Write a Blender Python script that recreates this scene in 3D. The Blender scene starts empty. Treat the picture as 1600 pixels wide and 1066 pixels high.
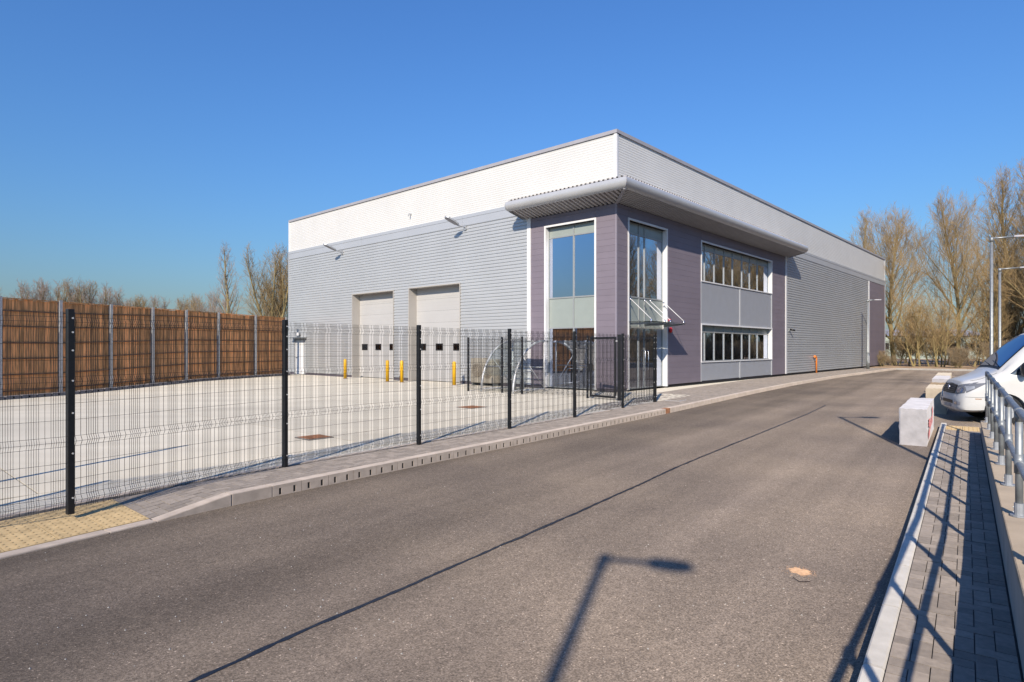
import bpy, bmesh, math, random
from mathutils import Vector, Matrix
from mathutils.bvhtree import BVHTree
random.seed(7)
scene = bpy.context.scene
COL = scene.collection
R = math.radians

# ------------------------------------------------------------------ camera
cam_d = bpy.data.cameras.new('camera'); cam = bpy.data.objects.new('camera', cam_d); COL.objects.link(cam)
cam.location = (0, 0, 1.65); cam.rotation_euler = (R(90), 0, 0)
cam_d.sensor_width = 36; cam_d.lens = 21.6; cam_d.shift_y = 0.00625
cam_d.clip_start = 0.05; cam_d.clip_end = 3000
scene.camera = cam
# ------------------------------------------------------------------ light
SUN_EL = R(30.3); SUN_AZ = R(16.5)                     # shadows run 16.5 deg to the right of the view axis
SD = Vector((math.sin(SUN_AZ), math.cos(SUN_AZ), 0))    # horizontal shadow direction
world = bpy.data.worlds.new('World'); scene.world = world; world.use_nodes = True
wn = world.node_tree.nodes; wl = world.node_tree.links
bgn = wn['Background']; sky = wn.new('ShaderNodeTexSky')
sky.sky_type = 'NISHITA'; sky.sun_disc = False; sky.sun_elevation = SUN_EL
sky.sun_rotation = math.pi + SUN_AZ
sky.altitude = 60; sky.air_density = 2.0; sky.dust_density = 0.9; sky.ozone_density = 10.0
tn = wn.new('ShaderNodeVectorMath'); tn.operation = 'MULTIPLY'; tn.inputs[1].default_value = (0.54, 0.71, 1.01)   # camera white balance of the clear sky
wl.new(sky.outputs[0], tn.inputs[0]); wl.new(tn.outputs[0], bgn.inputs[0])
bgn.inputs[1].default_value = 0.14
sl = bpy.data.lights.new('sun', 'SUN'); sl.energy = 5.0; sl.angle = R(0.53); sl.color = (1.0, 0.89, 0.745)
sun = bpy.data.objects.new('sun', sl); COL.objects.link(sun)
ldir = Vector((SD.x * math.cos(SUN_EL), SD.y * math.cos(SUN_EL), -math.sin(SUN_EL)))
sun.rotation_euler = ldir.to_track_quat('-Z', 'Y').to_euler()
scene.view_settings.view_transform = 'Standard'; scene.view_settings.look = 'None'
scene.view_settings.gamma = 1; scene.view_settings.use_curve_mapping = False
scene.view_settings.exposure = 0.14
scene.cycles.max_bounces = 8; scene.cycles.transparent_max_bounces = 16

# ------------------------------------------------------------------ materials
MATS = {}
def mat(name, col, rough=0.6, metal=0.0, dr=0.0, var=0.12, scale=3.0, bump=0.0, bscale=60.0, spec=0.5, island=0.0, col2=None, detail=6, stretch=None, rot=0.0):
    m = bpy.data.materials.new(name); m.use_nodes = True
    nt = m.node_tree; n = nt.nodes; l = nt.links
    p = n['Principled BSDF']; p.inputs['Roughness'].default_value = rough; p.inputs['Metallic'].default_value = metal
    p.inputs['Specular IOR Level'].default_value = spec; p.inputs['Diffuse Roughness'].default_value = dr if dr else (1.0 if rough >= .8 else 0.0)
    tc = n.new('ShaderNodeTexCoord'); src = tc.outputs['Object']
    if stretch:
        mp = n.new('ShaderNodeMapping'); mp.inputs['Scale'].default_value = stretch; mp.inputs['Rotation'].default_value = (0, 0, rot)
        l.new(src, mp.inputs[0]); src = mp.outputs[0]
    nz = n.new('ShaderNodeTexNoise'); nz.inputs['Scale'].default_value = scale; nz.inputs['Detail'].default_value = detail
    l.new(src, nz.inputs['Vector'])
    mr = n.new('ShaderNodeMapRange'); mr.inputs[1].default_value = 0.3; mr.inputs[2].default_value = 0.7
    l.new(nz.outputs['Fac'], mr.inputs[0])
    mx = n.new('ShaderNodeMix'); mx.data_type = 'RGBA'
    a = tuple(c * (1 - var) for c in col); b = tuple(min(1, c * (1 + var)) for c in col) if col2 is None else col2
    mx.inputs[6].default_value = (*a, 1); mx.inputs[7].default_value = (*b, 1); l.new(mr.outputs[0], mx.inputs[0])
    out = mx.outputs[2]
    if island:
        oi = n.new('ShaderNodeObjectInfo'); ge = n.new('ShaderNodeNewGeometry')
        ad = n.new('ShaderNodeMath'); ad.operation = 'ADD'; l.new(oi.outputs['Random'], ad.inputs[0]); l.new(ge.outputs['Random Per Island'], ad.inputs[1])
        fr = n.new('ShaderNodeMath'); fr.operation = 'FRACT'; l.new(ad.outputs[0], fr.inputs[0])
        m2 = n.new('ShaderNodeMapRange'); m2.inputs[3].default_value = 1 - island; m2.inputs[4].default_value = 1 + island
        l.new(fr.outputs[0], m2.inputs[0])
        vm = n.new('ShaderNodeVectorMath'); vm.operation = 'SCALE'; l.new(out, vm.inputs[0]); l.new(m2.outputs[0], vm.inputs['Scale'])
        out = vm.outputs[0]
    l.new(out, p.inputs['Base Color'])
    if bump:
        nb = n.new('ShaderNodeTexNoise'); nb.inputs['Scale'].default_value = bscale; nb.inputs['Detail'].default_value = 4
        l.new(tc.outputs['Object'], nb.inputs['Vector'])
        bp = n.new('ShaderNodeBump'); bp.inputs['Strength'].default_value = bump; bp.inputs['Distance'].default_value = 0.01
        l.new(nb.outputs['Fac'], bp.inputs['Height']); l.new(bp.outputs[0], p.inputs['Normal'])
    MATS[name] = m
    return m
ROADROT = math.atan2(0.8045, 0.594)
def asphalt():
    m = bpy.data.materials.new('asphalt'); m.use_nodes = True; nt = m.node_tree; n = nt.nodes; l = nt.links
    p = n['Principled BSDF']; p.inputs['Roughness'].default_value = 0.86; p.inputs['Specular IOR Level'].default_value = 0.2; p.inputs['Diffuse Roughness'].default_value = 1.0
    tc = n.new('ShaderNodeTexCoord')
    def noise(scale, detail, vec=None, rough=0.5):
        t = n.new('ShaderNodeTexNoise'); t.inputs['Scale'].default_value = scale; t.inputs['Detail'].default_value = detail; t.inputs['Roughness'].default_value = rough
        l.new(vec or tc.outputs['Object'], t.inputs['Vector']); return t
    def rng(src, a, b, c, d):
        t = n.new('ShaderNodeMapRange'); t.inputs[1].default_value = a; t.inputs[2].default_value = b; t.inputs[3].default_value = c; t.inputs[4].default_value = d
        l.new(src, t.inputs[0]); return t.outputs[0]
    def mul(a, b):
        t = n.new('ShaderNodeMath'); t.operation = 'MULTIPLY'; l.new(a, t.inputs[0]); l.new(b, t.inputs[1]); return t.outputs[0]
    vr = n.new('ShaderNodeVectorRotate'); vr.rotation_type = 'Z_AXIS'; vr.inputs['Angle'].default_value = -ROADROT
    l.new(tc.outputs['Object'], vr.inputs[0])
    sc = n.new('ShaderNodeMapping'); sc.inputs['Scale'].default_value = (0.045, 1.0, 1); l.new(vr.outputs[0], sc.inputs[0])
    streak = noise(1.3, 5, sc.outputs[0]); patch = noise(0.35, 4); fine = noise(95, 2, rough=0.7); mid = noise(14, 4)
    vor = n.new('ShaderNodeTexVoronoi'); vor.inputs['Scale'].default_value = 120; l.new(tc.outputs['Object'], vor.inputs['Vector'])
    sep = n.new('ShaderNodeSeparateColor'); l.new(vor.outputs['Color'], sep.inputs[0])
    stone = rng(sep.outputs[0], 0.0, 1.0, 0.62, 1.34)
    spark = rng(sep.outputs[1], 0.982, 0.985, 1.0, 2.0)
    v = mul(rng(streak.outputs['Fac'], 0.32, 0.68, 0.76, 1.18), rng(patch.outputs['Fac'], 0.3, 0.7, 0.86, 1.13))
    v = mul(v, rng(mid.outputs['Fac'], 0.3, 0.7, 0.92, 1.08)); v = mul(v, stone); v = mul(v, spark)
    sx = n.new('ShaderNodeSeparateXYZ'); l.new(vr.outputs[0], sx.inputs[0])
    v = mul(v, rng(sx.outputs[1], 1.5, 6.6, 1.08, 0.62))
    v = mul(v, rng(fine.outputs['Fac'], 0.3, 0.7, 0.75, 1.25))
    mx = n.new('ShaderNodeMix'); mx.data_type = 'RGBA'; l.new(rng(patch.outputs['Fac'], 0.35, 0.65, 0, 1), mx.inputs[0])
    mx.inputs[6].default_value = (0.166, 0.135, 0.111, 1); mx.inputs[7].default_value = (0.194, 0.156, 0.122, 1)
    vm = n.new('ShaderNodeVectorMath'); vm.operation = 'SCALE'; l.new(mx.outputs[2], vm.inputs[0]); l.new(v, vm.inputs['Scale'])
    l.new(vm.outputs[0], p.inputs['Base Color'])
    bp = n.new('ShaderNodeBump'); bp.inputs['Strength'].default_value = 0.55; bp.inputs['Distance'].default_value = 0.006
    l.new(vor.outputs['Distance'], bp.inputs['Height']); l.new(bp.outputs[0], p.inputs['Normal'])
    MATS['asphalt'] = m
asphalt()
mat('bitumen', (0.016, 0.016, 0.019), 0.45, var=0.3, scale=20, bump=0.3)
mat('concrete', (0.475, 0.435, 0.36), 0.85, var=0.10, scale=0.45, bump=0.15, bscale=90, island=0.06, detail=9, stretch=(0.35, 2.2, 1), rot=-0.74)
mat('yard_joint', (0.16, 0.15, 0.14), 0.9)
mat('kerb_concrete', (0.38, 0.32, 0.27), 0.85, var=0.14, scale=8, bump=0.3, bscale=120, island=0.07)
mat('kerb_pale', (0.42, 0.40, 0.37), 0.85, var=0.1, scale=8, bump=0.3, bscale=120, island=0.05)
mat('drain_kerb', (0.22, 0.20, 0.20), 0.8, var=0.12, scale=8, island=0.08)
mat('slot_dark', (0.01, 0.01, 0.01), 0.9)
mat('paver', (0.222, 0.19, 0.162), 0.88, var=0.13, scale=25, bump=0.35, bscale=150, island=0.18)
mat('paver_bed', (0.07, 0.065, 0.06), 0.95, var=0.2, scale=30)
mat('tactile', (0.43, 0.315, 0.165), 0.85, var=0.16, scale=12, bump=0.25, bscale=150, island=0.07)
mat('wall_render', (0.33, 0.285, 0.24), 0.85, var=0.12, scale=4, bump=0.3, bscale=40)
mat('coping', (0.285, 0.23, 0.17), 0.85, var=0.14, scale=3, bump=0.3, bscale=80, detail=9)
mat('galvanised', (0.33, 0.345, 0.34), 0.5, metal=0.6, var=0.2, scale=14)
mat('galv_pale', (0.40, 0.41, 0.42), 0.5, metal=0.4, var=0.12, scale=10)
mat('black_paint', (0.012, 0.012, 0.013), 0.35, var=0.2, scale=20)
mat('bolt_metal', (0.75, 0.73, 0.7), 0.35, metal=0.4)
mat('grey_sheet', (0.50, 0.51, 0.515), 0.38, metal=0.25, var=0.04, scale=0.6, spec=0.4)
mat('grey_band', (0.47, 0.485, 0.505), 0.4, metal=0.2, var=0.03, scale=0.6)
mat('white_sheet', (0.65, 0.64, 0.61), 0.5, var=0.03, scale=0.8)
mat('white_trim', (0.74, 0.73, 0.72), 0.45, var=0.03, scale=2)
mat('cap_trim', (0.36, 0.35, 0.37), 0.5, var=0.05, scale=2)
mat('purple_panel', (0.206, 0.175, 0.205), 0.5, var=0.05, scale=1.2, island=0.035)
mat('purple_edge', (0.27, 0.24, 0.28), 0.5, var=0.03)
mat('panel_joint', (0.10, 0.088, 0.108), 0.8)
mat('spandrel_rib', (0.40, 0.41, 0.43), 0.45, metal=0.15, var=0.03)
mat('canopy_sheet', (0.46, 0.43, 0.41), 0.5, var=0.05, scale=2)
mat('canopy_nose', (0.50, 0.50, 0.50), 0.35, metal=0.2, var=0.04, scale=2)
mat('green_spandrel', (0.30, 0.335, 0.31), 0.25, var=0.03)
mat('frame_grey', (0.33, 0.345, 0.34), 0.4, metal=0.2, var=0.04)
mat('door_panel', (0.47, 0.46, 0.445), 0.5, var=0.03, scale=1)
mat('door_reveal', (0.44, 0.41, 0.37), 0.5, var=0.03, scale=1)
mat('dark_void', (0.015, 0.015, 0.017), 0.7)
mat('interior', (0.13, 0.125, 0.12), 0.8, var=0.2, scale=1)
mat('interior_floor', (0.10, 0.10, 0.10), 0.7, var=0.2, scale=1)
mat('roof_grey', (0.35, 0.35, 0.36), 0.6)
mat('yellow_paint', (0.80, 0.44, 0.01), 0.45, var=0.06, scale=6)
mat('timber', (0.66, 0.33, 0.125), 0.8, var=0.5, scale=3.0, bump=0.3, bscale=30, island=0.42, stretch=(6, 6, 0.5))
mat('timber_rail', (0.24, 0.13, 0.07), 0.85, var=0.3, scale=4, island=0.15)
mat('rust', (0.24, 0.11, 0.055), 0.85, var=0.35, scale=14, bump=0.4, bscale=60)
mat('cover_pale', (0.50, 0.50, 0.50), 0.7, var=0.1)
mat('orange_pipe', (0.75, 0.24, 0.05), 0.5, var=0.1, scale=8)
mat('red_bell', (0.62, 0.02, 0.03), 0.35)
mat('shelter_metal', (0.72, 0.72, 0.72), 0.45, metal=0.2)
mat('ac_cream', (0.38, 0.34, 0.27), 0.6, var=0.08)
mat('ac_dark', (0.25, 0.21, 0.16), 0.7)
mat('barrier', (0.46, 0.44, 0.44), 0.85, var=0.14, scale=5, bump=0.5, bscale=25)
mat('barrier_cream', (0.50, 0.43, 0.33), 0.85, var=0.12, scale=5, bump=0.5, bscale=25)
mat('barrier_brown', (0.26, 0.19, 0.11), 0.9, var=0.3, scale=9, bump=0.5, bscale=25)
mat('red_mark', (0.52, 0.17, 0.17), 0.8, var=0.3, scale=30)
mat('van_white', (0.60, 0.59, 0.56), 0.22, var=0.03, scale=3, spec=0.6)
mat('van_black', (0.012, 0.012, 0.014), 0.45)
mat('grille_grey', (0.10, 0.10, 0.105), 0.3, metal=0.5)
mat('lamp_grey', (0.17, 0.175, 0.19), 0.4)
mat('tyre', (0.02, 0.02, 0.02), 0.85)
mat('chrome', (0.8, 0.8, 0.82), 0.15, metal=1.0)
mat('bark', (0.28, 0.22, 0.10), 0.9, var=0.35, scale=2.5, island=0.15)
mat('twig', (0.37, 0.26, 0.125), 0.9, var=0.3, scale=1.5, island=0.25)
mat('twig_grey', (0.38, 0.29, 0.235), 0.9, var=0.25, scale=1.5, island=0.2)
mat('bramble', (0.27, 0.20, 0.12), 0.9, var=0.3, scale=1.5, island=0.3)
mat('litter', (0.22, 0.15, 0.09), 0.95, var=0.4, scale=1.4, bump=0.8, bscale=14, col2=(0.36, 0.25, 0.16))
mat('grass', (0.09, 0.085, 0.035), 0.95, var=0.4, scale=0.6, bump=0.8, bscale=12, col2=(0.17, 0.13, 0.07))
mat('shed_green', (0.40, 0.44, 0.36), 0.6, var=0.08, scale=0.3)
mat('sand', (0.50, 0.31, 0.18), 0.95, var=0.2, scale=30)
mat('stick', (0.03, 0.02, 0.015), 0.9)
def glass(name, tint, refl, base, rough=0.0):
    m = bpy.data.materials.new(name); m.use_nodes = True; n = m.node_tree.nodes; l = m.node_tree.links
    for x in list(n):
        if x.type != 'OUTPUT_MATERIAL': n.remove(x)
    out = [x for x in n if x.type == 'OUTPUT_MATERIAL'][0]
    tr = n.new('ShaderNodeBsdfTransparent'); tr.inputs[0].default_value = (*tint, 1)
    gl = n.new('ShaderNodeBsdfGlossy'); gl.inputs[0].default_value = (*refl, 1); gl.inputs['Roughness'].default_value = rough
    lw = n.new('ShaderNodeFresnel'); lw.inputs[0].default_value = 1.5
    ad = n.new('ShaderNodeMath'); ad.operation = 'ADD'; ad.use_clamp = True; ad.inputs[1].default_value = base; l.new(lw.outputs[0], ad.inputs[0])
    mx = n.new('ShaderNodeMixShader'); l.new(ad.outputs[0], mx.inputs[0]); l.new(tr.outputs[0], mx.inputs[1]); l.new(gl.outputs[0], mx.inputs[2])
    l.new(mx.outputs[0], out.inputs[0]); MATS[name] = m
glass('glass_office', (0.42, 0.47, 0.46), (0.80, 0.86, 1.0), 0.56)
glass('glass_clear', (0.90, 0.95, 0.93), (1, 1, 1), 0.02)
glass('glass_van', (0.22, 0.25, 0.28), (0.36, 0.38, 0.44), 0.10)
glass('glass_lamp', (0.75, 0.8, 0.85), (1, 1, 1), 0.15)

# ------------------------------------------------------------------ mesh helpers
X3 = Vector((1, 0, 0)); Y3 = Vector((0, 1, 0)); Z3 = Vector((0, 0, 1))
class Frame:
    def __init__(s, o, ax, ay, az=Z3): s.o = Vector(o); s.ax = Vector(ax); s.ay = Vector(ay); s.az = Vector(az)
    def __call__(s, x, y, z): return s.o + s.ax * x + s.ay * y + s.az * z
WF = Frame((0, 0, 0), X3, Y3)
class MB:
    def __init__(s, f=WF): s.v = []; s.f = []; s.F = f
    def add(s, pts, faces):
        b = len(s.v); s.v.extend(pts); s.f.extend([tuple(i + b for i in q) for q in faces])
    def box(s, x0, x1, y0, y1, z0, z1, f=None):
        F = f or s.F
        s.add([F(x, y, z) for z in (z0, z1) for y in (y0, y1) for x in (x0, x1)],
              [(0, 2, 3, 1), (4, 5, 7, 6), (0, 1, 5, 4), (2, 6, 7, 3), (0, 4, 6, 2), (1, 3, 7, 5)])
    def prism(s, poly, z0, z1):                      # world-space polygon [(x,y)], z may be callables
        n = len(poly)
        a = [Vector((p[0], p[1], z0(p) if callable(z0) else z0)) for p in poly]
        b = [Vector((p[0], p[1], z1(p) if callable(z1) else z1)) for p in poly]
        s.add(a + b, [tuple(range(n))[::-1], tuple(range(n, 2 * n))] + [(i, (i + 1) % n, n + (i + 1) % n, n + i) for i in range(n)])
    def tube(s, pts, rad, k=8, cap=True):
        pts = [Vector(p) for p in pts]; n = len(pts); ring = []
        rr = rad if isinstance(rad, (list, tuple)) else [rad] * n
        d = (pts[1] - pts[0]).normalized()
        up = Z3 if abs(d.z) < 0.9 else X3
        a = d.cross(up).normalized()
        verts = []
        for i in range(n):
            if i == 0: t = pts[1] - pts[0]
            elif i == n - 1: t = pts[-1] - pts[-2]
            else: t = (pts[i + 1] - pts[i]).normalized() + (pts[i] - pts[i - 1]).normalized()
            t.normalize(); a = (a - t * a.dot(t))
            if a.length < 1e-6: a = t.orthogonal()
            a.normalize(); b = t.cross(a)
            for j in range(k):
                an = 2 * math.pi * j / k
                verts.append(pts[i] + (a * math.cos(an) + b * math.sin(an)) * rr[i])
        fs = [(i * k + j, i * k + (j + 1) % k, (i + 1) * k + (j + 1) % k, (i + 1) * k + j) for i in range(n - 1) for j in range(k)]
        if cap: fs += [tuple(range(k))[::-1], tuple(range((n - 1) * k, n * k))]
        s.add(verts, fs)
    def bar(s, p, q, w, h):                           # rectangular bar between two points
        p = Vector(p); q = Vector(q); d = (q - p).normalized()
        up = Z3 if abs(d.z) < 0.95 else Y3
        a = d.cross(up).normalized(); b = a.cross(d).normalized()
        s.add([c + a * (w / 2 * i) + b * (h / 2 * j) for c in (p, q) for (i, j) in ((-1, -1), (1, -1), (1, 1), (-1, 1))],
              [(0, 3, 2, 1), (4, 5, 6, 7), (0, 1, 5, 4), (1, 2, 6, 5), (2, 3, 7, 6), (3, 0, 4, 7)])
    def extr(s, prof, x0, x1, f=None, caps=False):    # profile [(y,z)] extruded along x of the frame
        F = f or s.F; n = len(prof)
        s.add([F(x0, y, z) for y, z in prof] + [F(x1, y, z) for y, z in prof], [(i, i + 1, n + i + 1, n + i) for i in range(n - 1)])
        if caps: s.add([F(x0, y, z) for y, z in prof], [tuple(range(n))]); s.add([F(x1, y, z) for y, z in prof], [tuple(range(n))])
    def build(s, name, m, parent=None, kind=None, origin=None, smooth=False, bevel=0.0, recalc=True, label=None):
        me = bpy.data.meshes.new(name)
        if parent is not None: o0 = root_loc(parent)
        elif origin is not None: o0 = Vector(origin)
        else: o0 = Vector((0, 0, 0))
        me.from_pydata([tuple(p - o0) for p in s.v], [], s.f)
        if recalc and len(s.f) < 60000:
            bm = bmesh.new(); bm.from_mesh(me); bmesh.ops.recalc_face_normals(bm, faces=bm.faces)
            if bevel: bmesh.ops.bevel(bm, geom=[e for e in bm.edges if len(e.link_faces) == 2 and e.calc_face_angle(0) > 0.5], offset=bevel, segments=1, affect='EDGES', clamp_overlap=True)
            bm.to_mesh(me); bm.free()
        if smooth: me.polygons.foreach_set('use_smooth', [True] * len(me.polygons))
        me.materials.append(MATS[m])
        o = bpy.data.objects.new(name, me); COL.objects.link(o)
        if parent is not None: o.parent = parent
        else: o.location = o0
        if kind: o['kind'] = kind
        if label: o['label'] = label
        return o
LOCS = {}
def root_loc(o):
    while o.parent: o = o.parent
    return Vector(o.location)
def thing(name, loc, label, cat, group=None, kind=None):
    o = bpy.data.objects.new(name, None); o.empty_display_size = 0.3; COL.objects.link(o); o.location = loc
    if kind: o['kind'] = kind
    else: tag(o, label, cat, group)
    return o
def tag(o, label, cat, group=None):
    o['label'] = label; o['category'] = cat
    if group: o['group'] = group
    return o
def kids(o): return [c for c in bpy.data.objects if c.parent == o]
def copy_tree(o, parent=None):
    c = o.copy(); COL.objects.link(c); c.parent = parent
    for ch in kids(o): copy_tree(ch, c)
    return c
def lerp(a, b, t): return a + (b - a) * t
def ground(px, py, z=0.0):                             # where a ground point of the place lies
    Y = 960 * (1.65 - z) / (py - 543.0); return Vector(((px - 800) / 960 * Y, Y, z))
def interp(tab, x):
    if x <= tab[0][0]: a, b = tab[0], tab[1]
    elif x >= tab[-1][0]: a, b = tab[-2], tab[-1]
    else:
        for a, b in zip(tab, tab[1:]):
            if a[0] <= x <= b[0]: break
    t = (x - a[0]) / (b[0] - a[0]); return a[1] + (b[1] - a[1]) * t

ROAD = -0.12
D2 = Vector((0.594, 0.8045, 0)).normalized(); N2 = Vector((D2.y, -D2.x, 0))    # along the road, and to its right
# ------------------------------------------------------------------ kerb line on the left of the road
kp = [(-9.6, -3.0), (-6.9, 1.3), (-4.27, 5.125), (-3.61, 6.18), (-3.14, 6.85), (-2.79, 7.32), (-1.485, 9.06), (0.35, 11.45), (3.05, 15.0), (4.53, 16.95), (8.9, 23.0), (13.2, 28.7), (18.9, 35.7), (30.5, 48.8)]
kp = [Vector((x, y, 0)) for x, y in kp]
kd = [0]
for a, b in zip(kp, kp[1:]): kd.append(kd[-1] + (b - a).length)
KLEN = kd[-1]
def krb(d, off=0.0, z=0.0):                           # off > 0 lies left of the road edge, on the footway
    d = max(0.0, min(KLEN - 1e-4, d))
    for i in range(len(kp) - 1):
        if d <= kd[i + 1]: break
    t = (d - kd[i]) / (kd[i + 1] - kd[i]); p = kp[i].lerp(kp[i + 1], t)
    def tan(j): 
        j = max(0, min(len(kp) - 2, j)); return (kp[j + 1] - kp[j]).normalized()
    ta = (tan(i - 1) + tan(i)).normalized(); tb = (tan(i) + tan(i + 1)).normalized()
    g = ta.lerp(tb, t).normalized()
    return p + Vector((-g.y, g.x, 0)) * off + Z3 * z
def kdist(px):                                         # distance along the kerb of the point seen in column px
    best = None
    for i in range(int(KLEN * 20)):
        p = krb(i / 20)
        if p.y > 0.5:
            e = abs(p.x / p.y - (px - 800) / 960)
            if best is None or e < best[0]: best = (e, i / 20)
    return best[1]

# ------------------------------------------------------------------ setting: ground, road, yard
g = MB(); nseg = 64
g.add([Vector((1500 * math.cos(2 * math.pi * i / nseg), 1500 * math.sin(2 * math.pi * i / nseg), -0.42)) for i in range(nseg)], [tuple(range(nseg))])
g.build('ground', 'grass', kind='structure', recalc=False)
far_l = kp[-1]; 
rd = [(p.x, p.y) for p in kp]
fe = far_l + N2 * 4.0; e2 = far_l + N2 * 30
poly = rd + [(e2.x, e2.y), (e2.x - 40, e2.y - 54.2), (kp[0].x + 25, kp[0].y - 22), (kp[0].x - 8, kp[0].y - 14)]
m = MB(); m.add([Vector((x, y, ROAD)) for x, y in poly], [tuple(range(len(poly)))])
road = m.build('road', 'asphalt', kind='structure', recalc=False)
# verge of leaf litter beyond the road and round the plot
m = MB()
def vz(x, y): return -0.02 + 0.05 * math.sin(x * 0.9) * math.cos(y * 0.7) + random.uniform(-.02, .03)
va = far_l - N2 * 34 + D2 * 0.2; gx, gy = 60, 18
m.add([(lambda q: Vector((q.x, q.y, -0.01 if j == 0 else max(-.05, vz(q.x, q.y)))))(va + N2 * (i * 1.9) + D2 * (j * 3.0)) for j in range(gy) for i in range(gx)],
      [(j * gx + i, j * gx + i + 1, (j + 1) * gx + i + 1, (j + 1) * gx + i) for j in range(gy - 1) for i in range(gx - 1)])
m.build('verge', 'litter', kind='structure', recalc=False, smooth=True)
m = MB(); fr0 = e2 + D2 * 0.1
m.add([Vector((p.x, p.y, -0.10)) for p in (fr0, fr0 + N2 * 60, fr0 + N2 * 60 - D2 * 110, fr0 - D2 * 110)], [(0, 1, 2, 3)])
m.build('grass_verge', 'litter', kind='structure', recalc=False)
m = MB(); m.add([Vector((x, y, -0.36)) for x, y in ((-60, 0), (-20, 0), (-13, 44), (0, 60), (0, 110), (-60, 110))], [(0, 1, 2, 3, 4, 5)])
m.build('rough_ground', 'litter', kind='structure', recalc=False)
# kerb closing the far end of the road
fk = thing('kerb', (0, 0, 0), None, None, kind='structure')
proto = None
for i in range(36):
    a = far_l + N2 * (i * 0.915); mk = MB(Frame((0, 0, 0), N2, D2))
    if proto is None:
        mk.box(0, 0.905, -0.02, 0.13, ROAD - 0.1, 0.005); proto = mk.build('kerb_stone', 'kerb_pale', fk, bevel=0.012); proto.location = a
    else:
        c = proto.copy(); COL.objects.link(c); c.location = a

# concrete yard ----------------------------------------------------
def yz(x, y):
    return -0.19 * max(0, min(1, (-x - 4) / 11)) * max(0, min(1, (30.5 - y) / 6.5)) * max(0, min(1, (y - 6) / 6))
def clip(poly, px, py, nx, ny):                        # keep (p - P).n >= 0
    out = []
    for i in range(len(poly)):
        a = poly[i]; b = poly[(i + 1) % len(poly)]
        da = (a[0] - px) * nx + (a[1] - py) * ny; db = (b[0] - px) * nx + (b[1] - py) * ny
        if da >= 0: out.append(a)
        if da * db < 0: t = da / (da - db); out.append((a[0] + (b[0] - a[0]) * t, a[1] + (b[1] - a[1]) * t))
    return out
C0 = Vector((3.8, 22.4, 0)); U = Vector((0.6715, 0.741, 0)).normalized(); V = Vector((-U.y, U.x, 0))
FENCE = [(-6.0, 4.3), (-4.38, 6.09), (-3.13, 8.47), (-1.58, 10.42), (-0.05, 12.47), (1.48, 14.5), (3.02, 16.75), (4.34, 18.6)]
FENCE = [Vector((x, y, 0)) for x, y in FENCE]
yard = thing('yard', (0, 0, 0), None, None, kind='structure')
edges = [((-17.0, 0), (1, 0.1)), ((0, 62), (0, -1)), ((-6, 2.0), (0, 1))]
m = MB()
def yard_clip(q):
    q = clip(q, -17.35, 23.7, .956, -.292)
    if len(q) > 2: q = clip(q, 0, 60, 0, -1)
    if len(q) > 2: q = clip(q, 0, -1.0, 0, 1)
    return q
import itertools
PW = 1.12                                             # yard starts this far from the kerb
def inside_yard(p):                                    # signed distance to fence-side boundary, sampled
    return None
bl = [krb(i * 0.5, PW) for i in range(int(KLEN * 2))]
def cut_front(q):
    # clip a slab by the local piece of the inner edge of the footway
    cx = sum(p[0] for p in q) / len(q); cy = sum(p[1] for p in q) / len(q)
    for i in range(0, len(bl) - 8, 6):
        a = bl[i]; b = bl[i + 6]
        mid = (a + b) / 2
        if (mid - Vector((cx, cy, 0))).length < 7:
            q = clip(q, a.x, a.y, -(b.y - a.y), (b.x - a.x))
            if len(q) < 3: return q
    dn = min(bl, key=lambda p: (p - Vector((cx, cy, 0))).length); i = bl.index(dn); i = min(i, len(bl) - 2)
    t = bl[i + 1] - bl[i]
    if (cx - dn.x) * (-t.y) + (cy - dn.y) * t.x < -0.5: return []
    return q
SL = 4.6
for i in range(-9, 8):
    for j in range(-3, 13):
        def c(a, b): p = C0 + V * (-b * SL + 24) - U * (a * SL - 10) ; return p
        g0 = [c(i, j), c(i + 1, j), c(i + 1, j + 1), c(i, j + 1)]
        ctr = sum(g0, Vector()) / 4
        if (ctr - C0).dot(U) > 3 and (ctr - C0).dot(V) < 21 : continue
        q = [((p - ctr).normalized() * ((p - ctr).length - 0.012) + ctr) for p in g0]
        q = yard_clip([(p.x, p.y) for p in q])
        if len(q) > 2: q = cut_front(q)
        if len(q) < 3: continue
        if ctr.y < -3: continue
        # split into a fine grid following the fall of the yard
        s = MB(); s.prism(q, lambda p: yz(*p) - 0.12, lambda p: yz(*p)); s.build('concrete_slab', 'concrete', yard)
for gi in range(-19, 5):
    for gj in range(4, 62):
        cp_ = Vector((gi + .5, gj + .5, 0)); nr = min(range(len(bl) - 1), key=lambda k: (bl[k] - cp_).length); t_ = bl[nr + 1] - bl[nr]
        if (cp_.x - bl[nr].x) * (-t_.y) + (cp_.y - bl[nr].y) * t_.x < .9 * t_.length: continue
        m.add([Vector((x, y, yz(x, y) - 0.07)) for x, y in ((gi, gj), (gi + 1, gj), (gi + 1, gj + 1), (gi, gj + 1))], [(0, 1, 2, 3)])
m.build('slab_joint', 'yard_joint', yard, recalc=False)

# left footway: kerb, pavers ---------------------------------------
path = thing('footway', (0, 0, 0), None, None, kind='structure')
lk = thing('kerb', (0, 0, 0), None, None, kind='structure')
D_T0 = 0.5; D_T1 = kdist(248); D_P0 = kdist(362); D_S0 = kdist(425); D_S1 = kdist(1040)
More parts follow.
